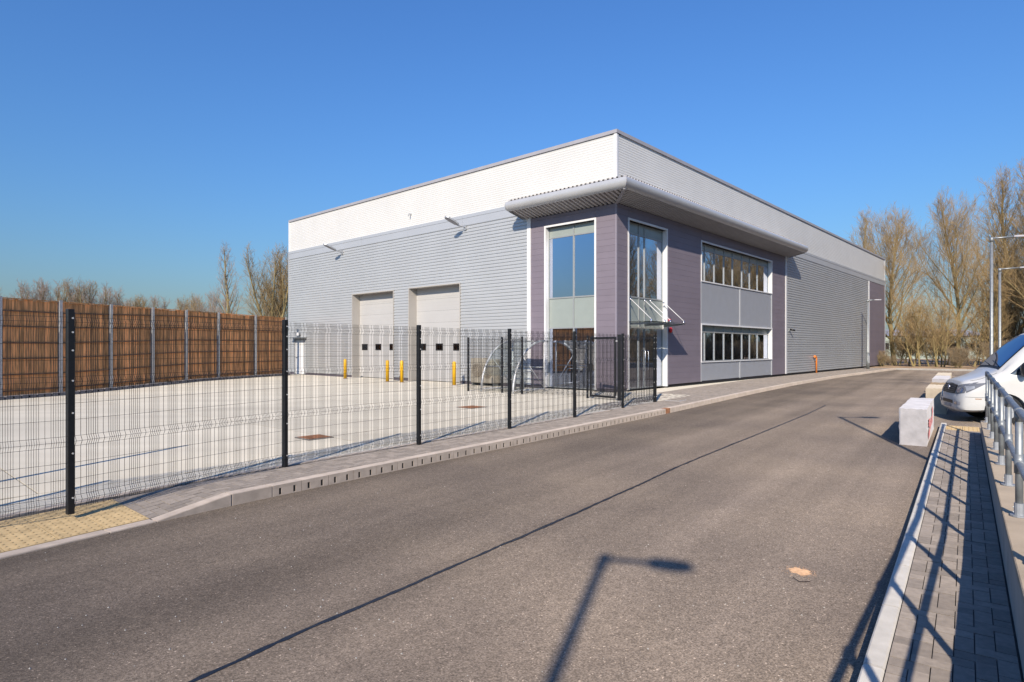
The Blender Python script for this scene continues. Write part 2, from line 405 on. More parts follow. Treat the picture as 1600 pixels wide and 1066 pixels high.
# dropped flush kerb beside the tactile paving, then the ramped stone
def kseg(name, d0, d1, ztop0, ztop1, mname='kerb_concrete', w=0.15, gap=0.004, slots=False):
    s = MB(); n = 2
    a0 = krb(d0 + gap, 0); a1 = krb(d1 - gap, 0); b0 = krb(d0 + gap, w); b1 = krb(d1 - gap, w)
    if not slots:
        s.add([a0 + Z3 * (ROAD - .1), a1 + Z3 * (ROAD - .1), b1 + Z3 * (ROAD - .1), b0 + Z3 * (ROAD - .1), a0 + Z3 * ztop0, a1 + Z3 * ztop1, b1 + Z3 * ztop1, b0 + Z3 * ztop0],
              [(3, 2, 1, 0), (4, 5, 6, 7), (0, 1, 5, 4), (1, 2, 6, 5), (2, 3, 7, 6), (3, 0, 4, 7)])
        return s.build(name, mname, lk, bevel=0.007)
    F = Frame(a0, (a1 - a0).normalized(), (b0 - a0).normalized()); L = (a1 - a0).length
    s.box(0, L, 0.0, w, -0.03, ztop0, F); s.box(0, L, 0.07, w, ROAD - .1, -0.03, F); s.box(0, L, 0, 0.07, ROAD - .1, ROAD + 0.012, F)
    xs = [0, L * .25 - .017, L * .25 + .017, L * .75 - .017, L * .75 + .017, L]
    for k in (0, 2, 4): s.box(xs[k], xs[k + 1], 0, 0.07, ROAD + 0.012, -0.03, F)
    o = s.build(name, mname, lk)
    t = MB(F)
    for k in (1, 3): t.box(xs[k] + .001, xs[k + 1] - .001, 0.006, 0.068, ROAD + 0.014, -0.032)  # black blocks fill the slots; the shade inside is put in as colour
    t.build('slot_shade_fill', 'slot_dark', o)
    return o
d = D_T0
while d < D_T1 - 0.3: kseg('kerb_stone', d, min(d + 0.915, D_T1), -0.106, -0.106, 'kerb_concrete', gap=.002); d += 0.915
kseg('dropper_kerb', D_T1, D_P0, -0.106, 0.012, gap=.002)
kseg('kerb_stone', D_P0, D_S0, 0.012, 0.012)
ns = round((D_S1 - D_S0) / 0.4); st = (D_S1 - D_S0) / ns
for i in range(ns): kseg('drain_kerb_stone', D_S0 + i * st, D_S0 + (i + 1) * st, 0.010, 0.010, slots=True)
d = D_S1
s = kseg('gully_block', d, d + 0.3, 0.012, 0.012, 'rust'); d += 0.3
while d < KLEN - 0.3: kseg('kerb_stone', d, min(d + 0.915, KLEN), 0.012, 0.012); d += 0.915
def drop(d):                                           # footway level falls to the dropped kerb
    if d >= D_P0: return 0.0
    if d <= D_T1: return -0.104
    return lerp(-0.104, 0.0, (d - D_T1) / (D_P0 - D_T1))
def fz(d, off): return lerp(drop(d), 0.0, max(0, min(1, (off - .15) / 0.95)))
cells = []
# tactile slab area: offsets .15-.95 between D_T0 and D_T1
TW = 0.80
def quad_piece(d0, d1, o0, o1, g=0.004, lift=0.0):
    mb = MB(); cs = [(d0 + g, o0 + g), (d1 - g, o0 + g), (d1 - g, o1 - g), (d0 + g, o1 - g)]
    top = [krb(a, b, fz(a, b) + lift) for a, b in cs]; bot = [p - Z3 * 0.05 for p in top]
    mb.add(bot + top, [(3, 2, 1, 0), (4, 5, 6, 7), (0, 1, 5, 4), (1, 2, 6, 5), (2, 3, 7, 6), (3, 0, 4, 7)])
    return mb
B = 0.1; pieces = []
ni = int(KLEN / B); W_AT = lambda d: 1.02 if d < kdist(1010) else 2.2 if d < kdist(1120) else 2.6
for i in range(int(2.5 / B), ni):
    dd = i * B
    wmax = int((W_AT(dd) - 0.15) / B)
    for j in range(wmax):
        k = (i - j) % 4
        off = 0.15 + j * B
        def blocked(dv, ov): return dv < D_T1 - 0.01 and ov < 0.15 + TW - 0.01
        if blocked(dd + .05, off + .05): continue
        if k == 0: pieces.append((dd, dd + 2 * B, off, off + B))
        elif k == 1:
            if blocked(dd - .05, off + .05): pieces.append((dd, dd + B, off, off + B))
        elif k == 3:
            if j + 1 < wmax: pieces.append((dd, dd + B, off, off + 2 * B))
            else: pieces.append((dd, dd + B, off, off + B))
        elif k == 2:
            if j == 0 or blocked(dd + .05, off - .05): pieces.append((dd, dd + B, off, off + B))
def vis(p): return p.y > 1.0 and abs(p.x / p.y) < 0.86
pieces.sort(key=lambda q: (0 if vis(krb(q[0], q[2])) else 1, krb(q[0], q[2]).length))
stuff = MB()
for n_, q in enumerate(pieces):
    mb = quad_piece(*q, g=0.004, lift=random.uniform(-.0015, .0015))
    if n_ < 300: mb.build('paver', 'paver', path, recalc=False)
    else: stuff.add(mb.v, mb.f)
stuff.build('paver_field', 'paver', path, kind='stuff', recalc=False)
bed = MB(); nb = 120
vv = []
for i in range(nb + 1):
    dd = KLEN * i / nb
    vv += [krb(dd, 0.10, fz(dd, .15) - 0.012), krb(dd, W_AT(dd) + 0.01, fz(dd, 1.1) - 0.012)]
bed.add(vv, [(2 * i, 2 * i + 2, 2 * i + 3, 2 * i + 1) for i in range(nb)])
bed.build('paver_bed', 'paver_bed', path, recalc=False)
fil = MB(); vv = []
for i in range(81):
    dd = 0.5 + (kdist(1005) - 0.5) * i / 80; vv += [krb(dd, 1.10, -0.008), krb(dd, 1.9, -0.008)]
fil.add(vv, [(2 * i, 2 * i + 2, 2 * i + 3, 2 * i + 1) for i in range(80)]); fil.build('haunching', 'concrete', path, recalc=False)
# pale edging strip between pavers and yard
d = 1.0
while d < kdist(1005):
    quad_piece(d, d + 0.9, 1.02, 1.12, lift=0.004).build('edging_stone', 'kerb_concrete', path, recalc=False); d += 0.9
# wide strip of paving beside the building wall
m = MB(); q = [krb(kdist(1010) + i * (KLEN - kdist(1010)) / 20, 2.15) for i in range(21)]
wl_ = [C0 + U * (i * 45 / 20 - 1.5) + V * 0.05 for i in range(21)]
m.add([p + Z3 * -0.004 for p in q] + [p + Z3 * -0.004 for p in wl_], [(i, i + 1, 22 + i, 21 + i) for i in range(20)])
m.build('paved_apron', 'concrete', path, recalc=False)
# tactile slabs
d = D_T1
while d > D_T0 + 1.5:
    for o0 in (0.15, 0.15 + TW / 2):
        mb = quad_piece(d - 0.4, d, o0, o0 + TW / 2, g=0.003, lift=0.002)
        for a in range(6):
            for b in range(6):
                u0 = d - 0.4 + 0.033 + a * 0.0667; w0 = o0 + 0.033 + b * 0.0667
                c_ = krb(u0, w0, fz(u0, w0) + 0.002); r1, r2, hh = 0.0125, 0.009, 0.0055
                ring = [c_ + Vector((math.cos(t) * r1, math.sin(t) * r1, 0)) for t in [i * math.pi / 3 for i in range(6)]]
                rin = [c_ + Vector((math.cos(t) * r2, math.sin(t) * r2, hh)) for t in [i * math.pi / 3 for i in range(6)]]
                mb.add(ring + rin, [(i, (i + 1) % 6, 6 + (i + 1) % 6, 6 + i) for i in range(6)] + [(6, 7, 8, 9, 10, 11)])
        mb.build('tactile_slab', 'tactile', path, recalc=False)
    d -= 0.4

# ------------------------------------------------------------------ right footway, wall, kerb
K0 = Vector((1.708, 3.047, 0)); RF = Frame(K0, D2, N2)
RP = -0.01; QEND = 12.55
rp = thing('footway', (0, 0, 0), None, None, kind='structure')
rk = thing('kerb', (0, 0, 0), None, None, kind='structure')
q = -8.0; proto = None
while q < QEND:
    if proto is None:
        mb = MB(Frame((0, 0, 0), D2, N2)); mb.box(0, 0.909, 0, 0.1, ROAD - .1, RP + .003)
        proto = mb.build('kerb_stone', 'kerb_pale', rk, bevel=0.01); proto.location = RF(q, 0, 0)
    else:
        c_ = proto.copy(); COL.objects.link(c_); c_.location = RF(q, 0, 0)
    q += 0.915
mb = MB(RF); mb.box(-8, QEND, 0.1, 0.70, -0.3, RP - 0.013); mb.build('paver_bed', 'paver_bed', rp)
PL = []; o0_ = 0.104
for i in range(-80, int((QEND - 0.8) / B)):
    for j in range(6):
        k = (i - j) % 4; a = i * B; b = o0_ + j * 0.093
        w = 0.093
        if k == 0: PL.append((a, a + 2 * B, b, b + w))
        elif k == 3: PL.append((a, a + B, b, b + 2 * w) if j < 5 else (a, a + B, b, b + w))
        elif k == 2 and j == 0: PL.append((a, a + B, b, b + w))
def pv(q_): p = RF(q_[0], q_[2], 0); return (0 if (p.y > 2.6) else 1, p.length)
PL.sort(key=pv); stuff = MB(RF)
for n_, (a0, a1, b0, b1) in enumerate(PL):
    g_ = 0.0028; lf = random.uniform(-.002, .002)
    if n_ < 300:
        mb = MB(RF); mb.box(a0 + g_, a1 - g_, b0 + g_, b1 - g_, RP - .05, RP + lf); mb.build('paver', 'paver', rp, recalc=False)
    else: stuff.box(a0 + g_, a1 - g_, b0 + g_, b1 - g_, RP - .05, RP + lf)
stuff.build('paver_field', 'paver', rp, kind='stuff', recalc=False)
for i in range(2):
    for j in range(2):
        mb = MB(RF); qa = QEND - 0.8 + i * .4; qb = 0.104 + j * .28
        mb.box(qa + .003, qa + .397, qb + .003, qb + .277, RP - .05, RP + .002)
        for a in range(6):
            for b in range(4):
                c_ = RF(qa + .033 + a * .0667, qb + .035 + b * .07, RP + .002)
                ring = [c_ + Vector((math.cos(t) * .0125, math.sin(t) * .0125, 0)) for t in [k_ * math.pi / 3 for k_ in range(6)]]
                rin = [c_ + Vector((math.cos(t) * .009, math.sin(t) * .009, .0055)) for t in [k_ * math.pi / 3 for k_ in range(6)]]
                mb.add(ring + rin, [(k_, (k_ + 1) % 6, 6 + (k_ + 1) % 6, 6 + k_) for k_ in range(6)] + [(6, 7, 8, 9, 10, 11)])
        mb.build('tactile_slab', 'tactile', rp, recalc=False)
WT = [(-8, 0.70), (-2.9, 0.58), (-0.2, 0.48), (1.8, 0.416), (10.2, 0.277), (11.2, 0.27)]
def wtop(q_): return interp(WT, q_)
wallq = 11.1
low = thing('retaining_wall', RF(0, 0.7, ROAD), 'low cream concrete wall with broad coping beside the narrow paver footway', 'wall')
qs = [-8, -2.9, -0.2, 1.8, 6, wallq]
for nm, y0, y1, zb, zt, mt in (('wall_face', 0.672, 1.10, lambda q_: ROAD - .1, lambda q_: wtop(q_) - .05, 'wall_render'), ('coping', 0.66, 1.12, lambda q_: wtop(q_) - .05, wtop, 'coping')):
    mb = MB(RF); vs = []
    for q_ in qs: vs += [RF(q_, y0, zb(q_)), RF(q_, y1, zb(q_)), RF(q_, y1, zt(q_)), RF(q_, y0, zt(q_))]
    n = len(qs); fs = [(0, 1, 2, 3), tuple(4 * (n - 1) + k for k in (3, 2, 1, 0))]
    for i in range(n - 1):
        for k in range(4): fs.append((4 * i + k, 4 * i + (k + 1) % 4, 4 * i + 4 + (k + 1) % 4, 4 * i + 4 + k))
    mb.add(vs, fs); mb.build(nm, mt, low, bevel=0.006)
# raised path behind the coping
mb = MB(RF); vs = []
for q_ in qs: vs += [RF(q_, 1.12, ROAD - .1), RF(q_, 1.75, ROAD - .1), RF(q_, 1.75, wtop(q_) - .14), RF(q_, 1.12, wtop(q_) - .14)]
mb.add(vs, [(0, 1, 2, 3), tuple(4 * (len(qs) - 1) + k for k in (3, 2, 1, 0))] + [(4 * i + k, 4 * i + (k + 1) % 4, 4 * i + 4 + (k + 1) % 4, 4 * i + 4 + k) for i in range(len(qs) - 1) for k in range(4)])
mb.build('ramp', 'coping', kind='structure')
# railing
RT = [(-8, 1.75), (-2.8, 1.40), (1.8, 1.18), (12, 1.19)]
RM = [(-8, 1.25), (-1.9, 0.97), (1.8, 0.80), (12, 0.73)]
rail = thing('handrail', RF(0, 0.75, 0.4), 'galvanised tubular handrail with round posts standing on the low concrete wall', 'railing')
qf = 10.75
def rpath(tab, z=0): return [RF(q_, 0.752, interp(tab, q_) + z) for q_ in (-8, -2.8, -1.9, 1.8, qf)]
mb = MB(); mb.tube(rpath(RT), 0.0242, 12); mb.build('top_rail', 'galvanised', rail, smooth=True)
mb = MB(); mb.tube(rpath(RM), 0.0215, 12); mb.build('mid_rail', 'galvanised', rail, smooth=True)
q_ = qf
while q_ > -7.5:
    b = RF(q_, 0.752, wtop(q_)); zt = interp(RT, q_)
    mb = MB(); mb.tube([b, Vector((b.x, b.y, zt - 0.02))], 0.0242, 12); po = mb.build('post', 'galvanised', rail, smooth=True)
    mb = MB(); zm = interp(RM, q_)
    for z_, ex in ((zt, 0.055), (zm, 0.05)):
        c_ = Vector((b.x, b.y, z_)); mb = MB(); mb.tube([c_ - D2 * ex, c_ + D2 * ex], 0.031, 12); mb.tube([c_ - Z3 * .07, c_ + Z3 * (.0 if z_ == zt else .07)], 0.0312, 12)
        mb.build('clamp', 'galvanised', po, smooth=True)
    mb = MB(); mb.tube([b + Z3 * .003, b + Z3 * .014], 0.055, 14); mb.tube([b + Z3 * .014, b + Z3 * .10], 0.031, 12)
    for s_ in (-.07, .07): mb.tube([b + Z3 * (.05 + s_ * .25) - N2 * .028, b + Z3 * (.05 + s_ * .25) - N2 * .036], 0.007, 6)
    mb.build('base_flange', 'galv_pale', po, smooth=False)
    q_ -= 1.396

# ------------------------------------------------------------------ warehouse
FL = Frame(C0, V, -U); FR = Frame(C0, U, -V)
def tL(px): a = (px - 800) / 960; return (C0.x - C0.y * a) / (-V.x + V.y * a)
def sR(px): a = (px - 800) / 960; return (C0.y * a - C0.x) / (U.x - U.y * a)
def zL(px, py): return 1.65 + (543 - py) * (C0.y + V.y * tL(px)) / 960
def zR(px, py): return 1.65 + (543 - py) * (C0.y + U.y * sR(px)) / 960
TE = 23.88; SE = 44.0; ZT = 9.46; ZB = 0.12; Z1 = 7.14; Z2 = 7.62; TP = tL(827.5); SP = sR(1226.5); S3 = sR(1357)
wh = thing('warehouse', C0, 'grey and white ribbed metal warehouse unit with purple office corner', 'building')
def ribs(z0, z1, pitch, depth, flat, phase=0.0):       # outline of horizontally ribbed sheet, [(out, z)]
    sl = 0.012; prof = []; k = math.floor((z0 - phase) / pitch) - 1; pts = []
    while phase + k * pitch < z1 + pitch:
        a = phase + k * pitch; inner = pitch - flat - 2 * sl
        pts += [(depth, a), (depth, a + flat), (0, a + flat + sl), (0, a + flat + sl + inner)]; k += 1
    prev = None
    for p in pts:
        if prev and prev[1] < z0 < p[1]: t = (z0 - prev[1]) / (p[1] - prev[1]); prof.append((lerp(prev[0], p[0], t), z0))
        if z0 <= p[1] <= z1: prof.append(p)
        if prev and prev[1] < z1 < p[1]: t = (z1 - prev[1]) / (p[1] - prev[1]); prof.append((lerp(prev[0], p[0], t), z1))
        prev = p
    return prof
D1 = (tL(616), tL(552), zL(616, 460 - 5)); D1 = (D1[0], D1[1], zL(552, 460.6)); D2o = (tL(719.9), tL(640.4), zL(640.4, 451))
PD = (tL(476.6), tL(461.6), 2.1)
GP, GD, GF = 0.1425, 0.032, 0.085
def left_rib(x0, x1, z0, z1, mb): mb.extr([(y + 0.01, z) for y, z in ribs(z0, z1, GP, GD, GF)], x0, x1)
mb = MB(FL); spans = [(TP, D2o[0], ZB), (D2o[0], D2o[1], D2o[2]), (D2o[1], D1[0], ZB), (D1[0], D1[1], D1[2]), (D1[1], PD[0], ZB), (PD[0], PD[1], PD[2]), (PD[1], TE, ZB)]
for a, b, z in spans: left_rib(a, b, z, Z1, mb)
mb.build('wall_cladding', 'grey_sheet', wh, recalc=False)
mb = MB(FR); mb.extr([(y + .01, z) for y, z in ribs(ZB, Z1, GP, GD, GF)], SP, S3); mb.build('wall_cladding', 'grey_sheet', wh, recalc=False)
for F_, L_ in ((FL, TE), (FR, SE)):
    mb = MB(F_); mb.extr([(y + .01, z) for y, z in ribs(Z2, ZT, 0.094, 0.0055, 0.038)], 0.0, L_); mb.build('parapet_cladding', 'white_sheet', wh, recalc=False)
# flat band, split into sheets
for F_, a_, b_ in ((FL, TP, TE), (FR, SP, SE)):
    x = a_
    while x < b_ - 0.1:
        e = min(x + 3.95, b_); mb = MB(F_); mb.box(x, e - 0.006, 0.0, 0.055, Z1, Z2 - 0.15); mb.box(x, e - .006, 0.0, 0.068, Z2 - .146, Z2)
        mb.build('band_panel', 'grey_band', wh); x = e
    mb = MB(F_); mb.box(a_, b_, 0.0, 0.03, Z1 - 0.02, Z1 - 0.002); mb.build('band_groove', 'panel_joint', wh)
for F_, L_ in ((FL, TE), (FR, SE)):
    x = -0.07
    while x < L_:
        e = min(x + 3.0, L_ + .07); mb = MB(F_)
        y1 = 0.07
        x0_ = x if x > 0 else (-0.07 if F_ is FL else -0.0)
        if F_ is FR and x < 0: x0_ = -0.068
        mb.box(x0_, e - 0.003, -0.25, y1 if F_ is FL else y1 - .001, ZT, ZT + (0.13 if F_ is FL else .129)); mb.build('parapet_cap', 'cap_trim', wh); x = e
# corner and end trims
mb = MB(FL); mb.box(-0.045, 0.08, 0.0, 0.045, Z2, ZT - .002); mb.box(-0.044, 0.0, -0.08, -0.001, Z2, ZT - .003); mb.build('corner_trim', 'white_trim', wh)
mb = MB(FL); mb.box(TE - 0.02, TE + 0.06, -.1, 0.06, Z2 + .002, ZT - .002); mb.build('corner_trim', 'white_trim', wh)
mb = MB(FL); mb.box(TE - 0.02, TE + 0.06, -.1, 0.075, ZB, Z2 - .002); mb.build('corner_trim', 'grey_band', wh)
mb = MB(FL); mb.box(TP - 0.10, TP + 0.09, -.02, 0.062, ZB, Z1 - .22); mb.build('vertical_trim', 'white_trim', wh)
mb = MB(FR); mb.box(SP - 0.05, SP + 0.16, -.02, 0.062, ZB, Z1 - .2); mb.build('vertical_trim', 'white_trim', wh)
mb = MB(FR); mb.box(S3 - 0.12, S3 + 0.12, -.02, 0.062, ZB, Z1 - .03); mb.build('vertical_trim', 'white_trim', wh)
mb = MB(FR); mb.box(SE - 0.04, SE + 0.05, -.1, 0.062, ZB, ZT - .002); mb.build('corner_trim', 'grey_band', wh)
# structure behind (solid core, plinth, roof)
mb = MB(FL)
mb.box(PD[1], TE - .01, -0.3, 0.0, ZB, ZT - .1); mb.box(D1[1], PD[0], -0.3, 0, ZB, ZT - .1); mb.box(PD[0], PD[1], -.3, 0, PD[2], ZT - .1)
mb.box(D1[0], D1[1], -0.3, 0, D1[2], ZT - .1); mb.box(D2o[1], D1[0], -0.3, 0, ZB, ZT - .1); mb.box(D2o[0], D2o[1], -0.3, 0, D2o[2], ZT - .1); mb.box(TP, D2o[0], -0.3, 0, ZB, ZT - .1)
mb.box(0.32, TP, -.3, -.005, 6.75, ZT - .1)
mb.box(TE - .31, TE - .01, -SE, -.301, 0, ZT - .1)
mb.build('core_wall', 'panel_joint', wh)
mb = MB(FR); mb.box(SP, SE - .01, -0.3, 0.0, ZB, ZT - .1); mb.box(.005, SP, -.3, -.005, 6.75, ZT - .1); mb.box(SE - .31, SE - .011, -TE, -.301, 0, ZT - .1); mb.build('core_wall', 'panel_joint', wh)
mb = MB(FR); mb.box(.2, SE - .2, -TE + .2, -.2, 9.2, 9.3); mb.build('roof', 'roof_grey', wh)
mb = MB(FL); 
for a, b in ((TP, D2o[0]), (D2o[1], D1[0]), (D1[1], PD[0]), (PD[1], TE)): mb.box(a, b, -.25, -0.01, 0, ZB)
mb.build('plinth', 'panel_joint', wh)
mb = MB(FR); mb.box(sR(1041) + .05, SE, -.25, -0.02, 0, ZB); mb.build('plinth', 'dark_void', wh)

# sectional doors
for a, b, zt, panes in ((D1[0], D1[1], D1[2], [(568, 578), (588.8, 599.5), (610, 621)]), (D2o[0], D2o[1], D2o[2], [(658, 670), (683, 696.6), (711, 724)])):
    dr = MB(FL); dd = -0.42
    w = b - a; rows = 8; hh = (zt - 0.03) / rows
    door = MB(FL); door.box(a - .05, b + .05, dd - .06, dd - .012, 0.02, zt + .05); door = door.build('sectional_door', 'slot_dark', wh)
    for r in range(rows):
        mb = MB(FL); mb.box(a - .05, b + .05, dd - .04, dd, 0.03 + r * hh, 0.03 + (r + 1) * hh - .006)
        if 0 <= r < rows:
            for gk in range(1, 4): mb.box(a, b, dd, dd + .004, 0.03 + r * hh + gk * hh / 4 - .05, 0.03 + r * hh + gk * hh / 4 + .03)
        mb.build('door_section', 'door_panel', door)
    for i_ in range(3):
        cx = a + w * (0.22 + 0.34 * (2 - i_)) - .12; 
        mb = MB(FL); mb.box(cx - .26, cx + .26, dd + .003, dd + .022, 1.50, 1.84); mb.build('vision_panel', 'dark_void', door, bevel=.02)
        mb = MB(FL); mb.box(cx - .21, cx + .21, dd + .022, dd + .026, 1.545, 1.795); mb.build('pane', 'glass_van', door)
    fr = MB(FL); fr.box(a - .001, a + .012, dd, 0.075, 0.0, zt); fr.box(b - .012, b + .001, dd, 0.075, 0, zt); fr.box(a + .012, b - .012, dd, 0.075, zt - .012, zt + .001)
    fr.box(a - .03, a - .001, .05, .075, 0, zt + .03); fr.box(b + .001, b + .03, .05, .075, 0, zt + .03); fr.box(a - .001, b + .001, .05, .075, zt + .001, zt + .03)
    fr.build('door_reveal', 'door_reveal', wh)
# personnel door with bulkhead light over it
mb = MB(FL); mb.box(PD[0], PD[1], -.06, -.01, .03, PD[2]); pd_ = mb.build('personnel_door', 'white_trim', wh)
mb = MB(FL); mb.box(PD[0] - .06, PD[0], -.06, .06, .03, PD[2] + .06); mb.box(PD[1], PD[1] + .06, -.06, .06, .03, PD[2] + .06); mb.box(PD[0], PD[1], -.06, .06, PD[2], PD[2] + .06); mb.build('door_frame', 'galv_pale', pd_)
mb = MB(FL); mb.box(PD[1] - .22, PD[1] - .1, -.01, .03, 1.0, 1.04); mb.build('handle', 'black_paint', pd_)
mb = MB(FL); mb.box(PD[0] - .25, PD[1] + .15, .04, .40, PD[2] + .10, PD[2] + .15); mb.build('door_hood', 'galvanised', wh)
c_ = FL((PD[0] + PD[1]) / 2, .12, PD[2] + .34); mb = MB(); mb.tube([c_, c_ - U * .12], [.14, .10], 14)
bl_ = mb.build('bulkhead_light', 'white_trim', None, origin=c_, smooth=True); tag(bl_, 'round white bulkhead light above the narrow side door', 'light')

# purple office corner: core with openings, cladding panels
LT = (tL(931.5), tL(852.5)); LZ = 6.43; ES = (sR(980.4), sR(1041)); WS = (sR(1094.5), sR(1205))
ZUP = (4.65, 6.38); ZLO = (1.02, 2.66); ZP = 6.9
mb = MB(FL); mb.box(-.004, LT[0], -.25, 0, .02, ZP + .3); mb.box(LT[1], TP, -.25, 0, .02, ZP + .3); mb.box(LT[0], LT[1], -.25, 0, LZ, ZP + .3)
mb.build('core_wall', 'panel_joint', wh)
mb = MB(FR); mb.box(.0045, ES[0], -.25, -.0005, .02, ZP + .3); mb.box(ES[0], ES[1], -.25, 0, LZ, ZP + .3); mb.box(ES[1], WS[0], -.25, 0, ZB, ZP + .3); mb.box(WS[1], SP, -.25, 0, ZB, ZP + .3)
mb.box(WS[0], WS[1], -.25, 0, ZUP[1], ZP + .3); mb.box(WS[0], WS[1], -.25, 0, ZLO[1], ZUP[0]); mb.box(WS[0], WS[1], -.25, 0, ZB, ZLO[0])
mb.build('core_wall', 'panel_joint', wh)
PH = 0.2295
def panels(F_, x0, x1, z0, z1, e0=.003, e1=.003):
    k = round((z0 - ZB) / PH)
    z = z0
    while z < z1 - .02:
        k += 1; ze = min(ZB + k * PH, z1)
        if ze - z < .03: z = ze; continue
        b_ = MB(F_); b_.box(x0 + e0, x1 - e1, 0.0, 0.035, z + .0013, ze - .0013); b_.build('cladding_panel', 'purple_panel', wh, bevel=.003)
        z = ze
panels(FL, 0.0, LT[0], ZB, ZP, e0=-.034); panels(FL, LT[1], TP - .10, ZB, ZP)
panels(FL, LT[0], LT[1], LZ, ZP)
panels(FR, 0, ES[0], ZB, ZP); panels(FR, ES[0], ES[1], LZ, ZP); panels(FR, ES[1], WS[0], ZB, ZP); panels(FR, WS[0], WS[1], ZUP[1], ZP); panels(FR, WS[1], SP - .05, ZB, ZP)
panels(FR, S3 + .12, SE - .05, ZB, Z1 - .03)
mb = MB(FL); mb.box(-.040, .015, .0355, .040, ZB, ZP); mb.box(-.040, -.0355, -.02, .0355, ZB, ZP); mb.build('corner_trim', 'purple_edge', wh)
# ribbed spandrels
mid = sR(1155.5)
for z0, z1 in ((ZLO[1], ZUP[0]), (ZB, ZLO[0])):
    for a, b in ((WS[0] + .05, mid - .05), (mid + .05, WS[1] - .05)):
        mb = MB(FR); mb.extr([(y + .012, z) for y, z in ribs(z0 + .03, z1 - .05, .046, .008, .022)], a, b); mb.build('spandrel_panel', 'spandrel_rib', wh, recalc=False)
    for x in (WS[0], mid, WS[1]): mb = MB(FR); mb.box(x - .045, x + .045, 0, .045, z0 + .002, z1 - .002); mb.build('spandrel_trim', 'grey_band', wh)
# windows
def glazing(F_, x0, x1, z0, z1, xs, zs, kinds, dep=-.17, fw=.055, surround=True, mat_f='frame_grey', white=.09, sill=True):
    fr = MB(F_); 
    if surround:
        fr.box(x0 - .03, x0 + .045, dep - .08, .06, z0, z1); fr.box(x1 - .045, x1 + .03, dep - .08, .06, z0, z1)
        fr.box(x0 - .03, x1 + .03, dep - .08, .062, z1, z1 + .07)
        if sill: fr.box(x0 - .03, x1 + .03, dep - .08, .065, z0 - .05, z0)
    w = fr.build('window', 'white_trim', wh)
    xa = x0 + .045; xb = x1 - .045
    xs = [xa] + list(xs) + [xb]; zs = [z0] + list(zs) + [z1]
    for x in xs: 
        mb = MB(F_); mb.box(max(xa, x - fw / 2), min(xb, x + fw / 2), dep - .05, dep + .035, z0, z1); mb.build('mullion', mat_f, w)
    for i in range(len(xs) - 1):
        for z in zs:
            tr = MB(F_); tr.box(xs[i] + fw / 2, xs[i + 1] - fw / 2, dep - .045, dep + .03, max(z0, z - fw / 2), min(z1, z + fw / 2)); tr.build('transom', mat_f, w)
    for i in range(len(xs) - 1):
        for j in range(len(zs) - 1):
            kd_ = kinds[j]; mb = MB(F_)
            th = random.uniform(-.0012, .0012)
            a, b, c__, d__ = xs[i] + fw / 2, xs[i + 1] - fw / 2, zs[j] + fw / 2, zs[j + 1] - fw / 2
            if kd_ == 'g': mb.add([F_(a, dep, c__), F_(b, dep + th, c__), F_(b, dep + th * 2, d__), F_(a, dep + th, d__)], [(0, 1, 2, 3)]); mb.build('pane', 'glass_office', w, recalc=False)
            else: mb.box(a, b, dep - .03, dep + .004, c__, d__); mb.build('infill_panel', 'green_spandrel', w)
    return w
glazing(FL, LT[0], LT[1], .06, LZ, [tL(892.7)], [2.42, 3.61, 6.02], 'gpgp', sill=False)
glazing(FR, ES[0], ES[1], .06, LZ, [sR(1003.6), sR(1012.5)], [2.42, 3.58, 6.0], 'gpgp', dep=-.17, sill=False)
wxs = [sR(p) for p in (1106, 1121, 1136, 1149.5, 1164, 1176, 1188)]
glazing(FR, WS[0], WS[1], ZUP[0], ZUP[1], wxs, [6.10], 'gp')
glazing(FR, WS[0], WS[1], ZLO[0], ZLO[1], wxs, [2.36], 'gp')
# entrance door handles
mb = MB(FR); 
for sx in (sR(1010), sR(1015)): mb.tube([FR(sx + .06, -.15, .75), FR(sx + .06, -.08, .8), FR(sx + .06, -.08, 1.5), FR(sx + .06, -.15, 1.55)], .016, 8)
mb.build('door_handle', 'chrome', wh, smooth=True)
# rooms behind the glass
mb = MB(FR)
mb.box(.26, SP - .1, -TP + .1, -.26, .0, .04); mb.box(.4, SP - .1, -TP + .1, -.4, 3.25, 3.5); mb.box(.26, SP - .1, -TP + .1, -.26, 6.5, 6.6)
mb.build('floor', 'interior_floor', wh)
mb = MB(FR); mb.box(.26, SP - .1, -TP, -TP + .1, .04, 6.5); mb.box(5.2, 5.3, -TP + .1, -.26, .04, 6.5); mb.box(SP - .2, SP - .1, -TP + .1, -.26, .04, 6.5); mb.build('inner_wall', 'interior', wh)
# canopy ------------------------------------------------------------
CT = 4.45; CS = 18.47; OV = 1.13
nose = [(0.93, 7.50), (1.0, 7.50), (1.07, 7.475), (1.115, 7.42), (1.13, 7.34), (1.12, 7.26), (1.08, 7.19), (1.01, 7.135), (0.93, 7.11)]
cn = MB(); 
def mitre(F_, x, y, z, isend): return F_(x, y, z)
def nose_run(F_, L_):
    vs = [F_(-y, y, z) for y, z in nose] + [F_(L_, y, z) for y, z in nose]; n = len(nose)
    mb = MB(); mb.add(vs, [(i, i + 1, n + i + 1, n + i) for i in range(n - 1)])
    # rounded end
    k_ = 5; rings = [[F_(L_ + .16 * math.sin(a * math.pi / 2 / k_), lerp(.93, y, math.cos(a * math.pi / 2 / k_)), lerp(7.29, z, math.cos(a * math.pi / 2 / k_))) for y, z in nose] for a in range(k_ + 1)]
    for a in range(k_): mb.add(rings[a] + rings[a + 1], [(i, i + 1, n + i + 1, n + i) for i in range(n - 1)])
    mb.build('canopy_nose', 'canopy_nose', wh, smooth=True, recalc=False)
nose_run(FL, CT); nose_run(FR, CS)
mb = MB(); c0 = FL(-1.13, 1.13, 7.30)
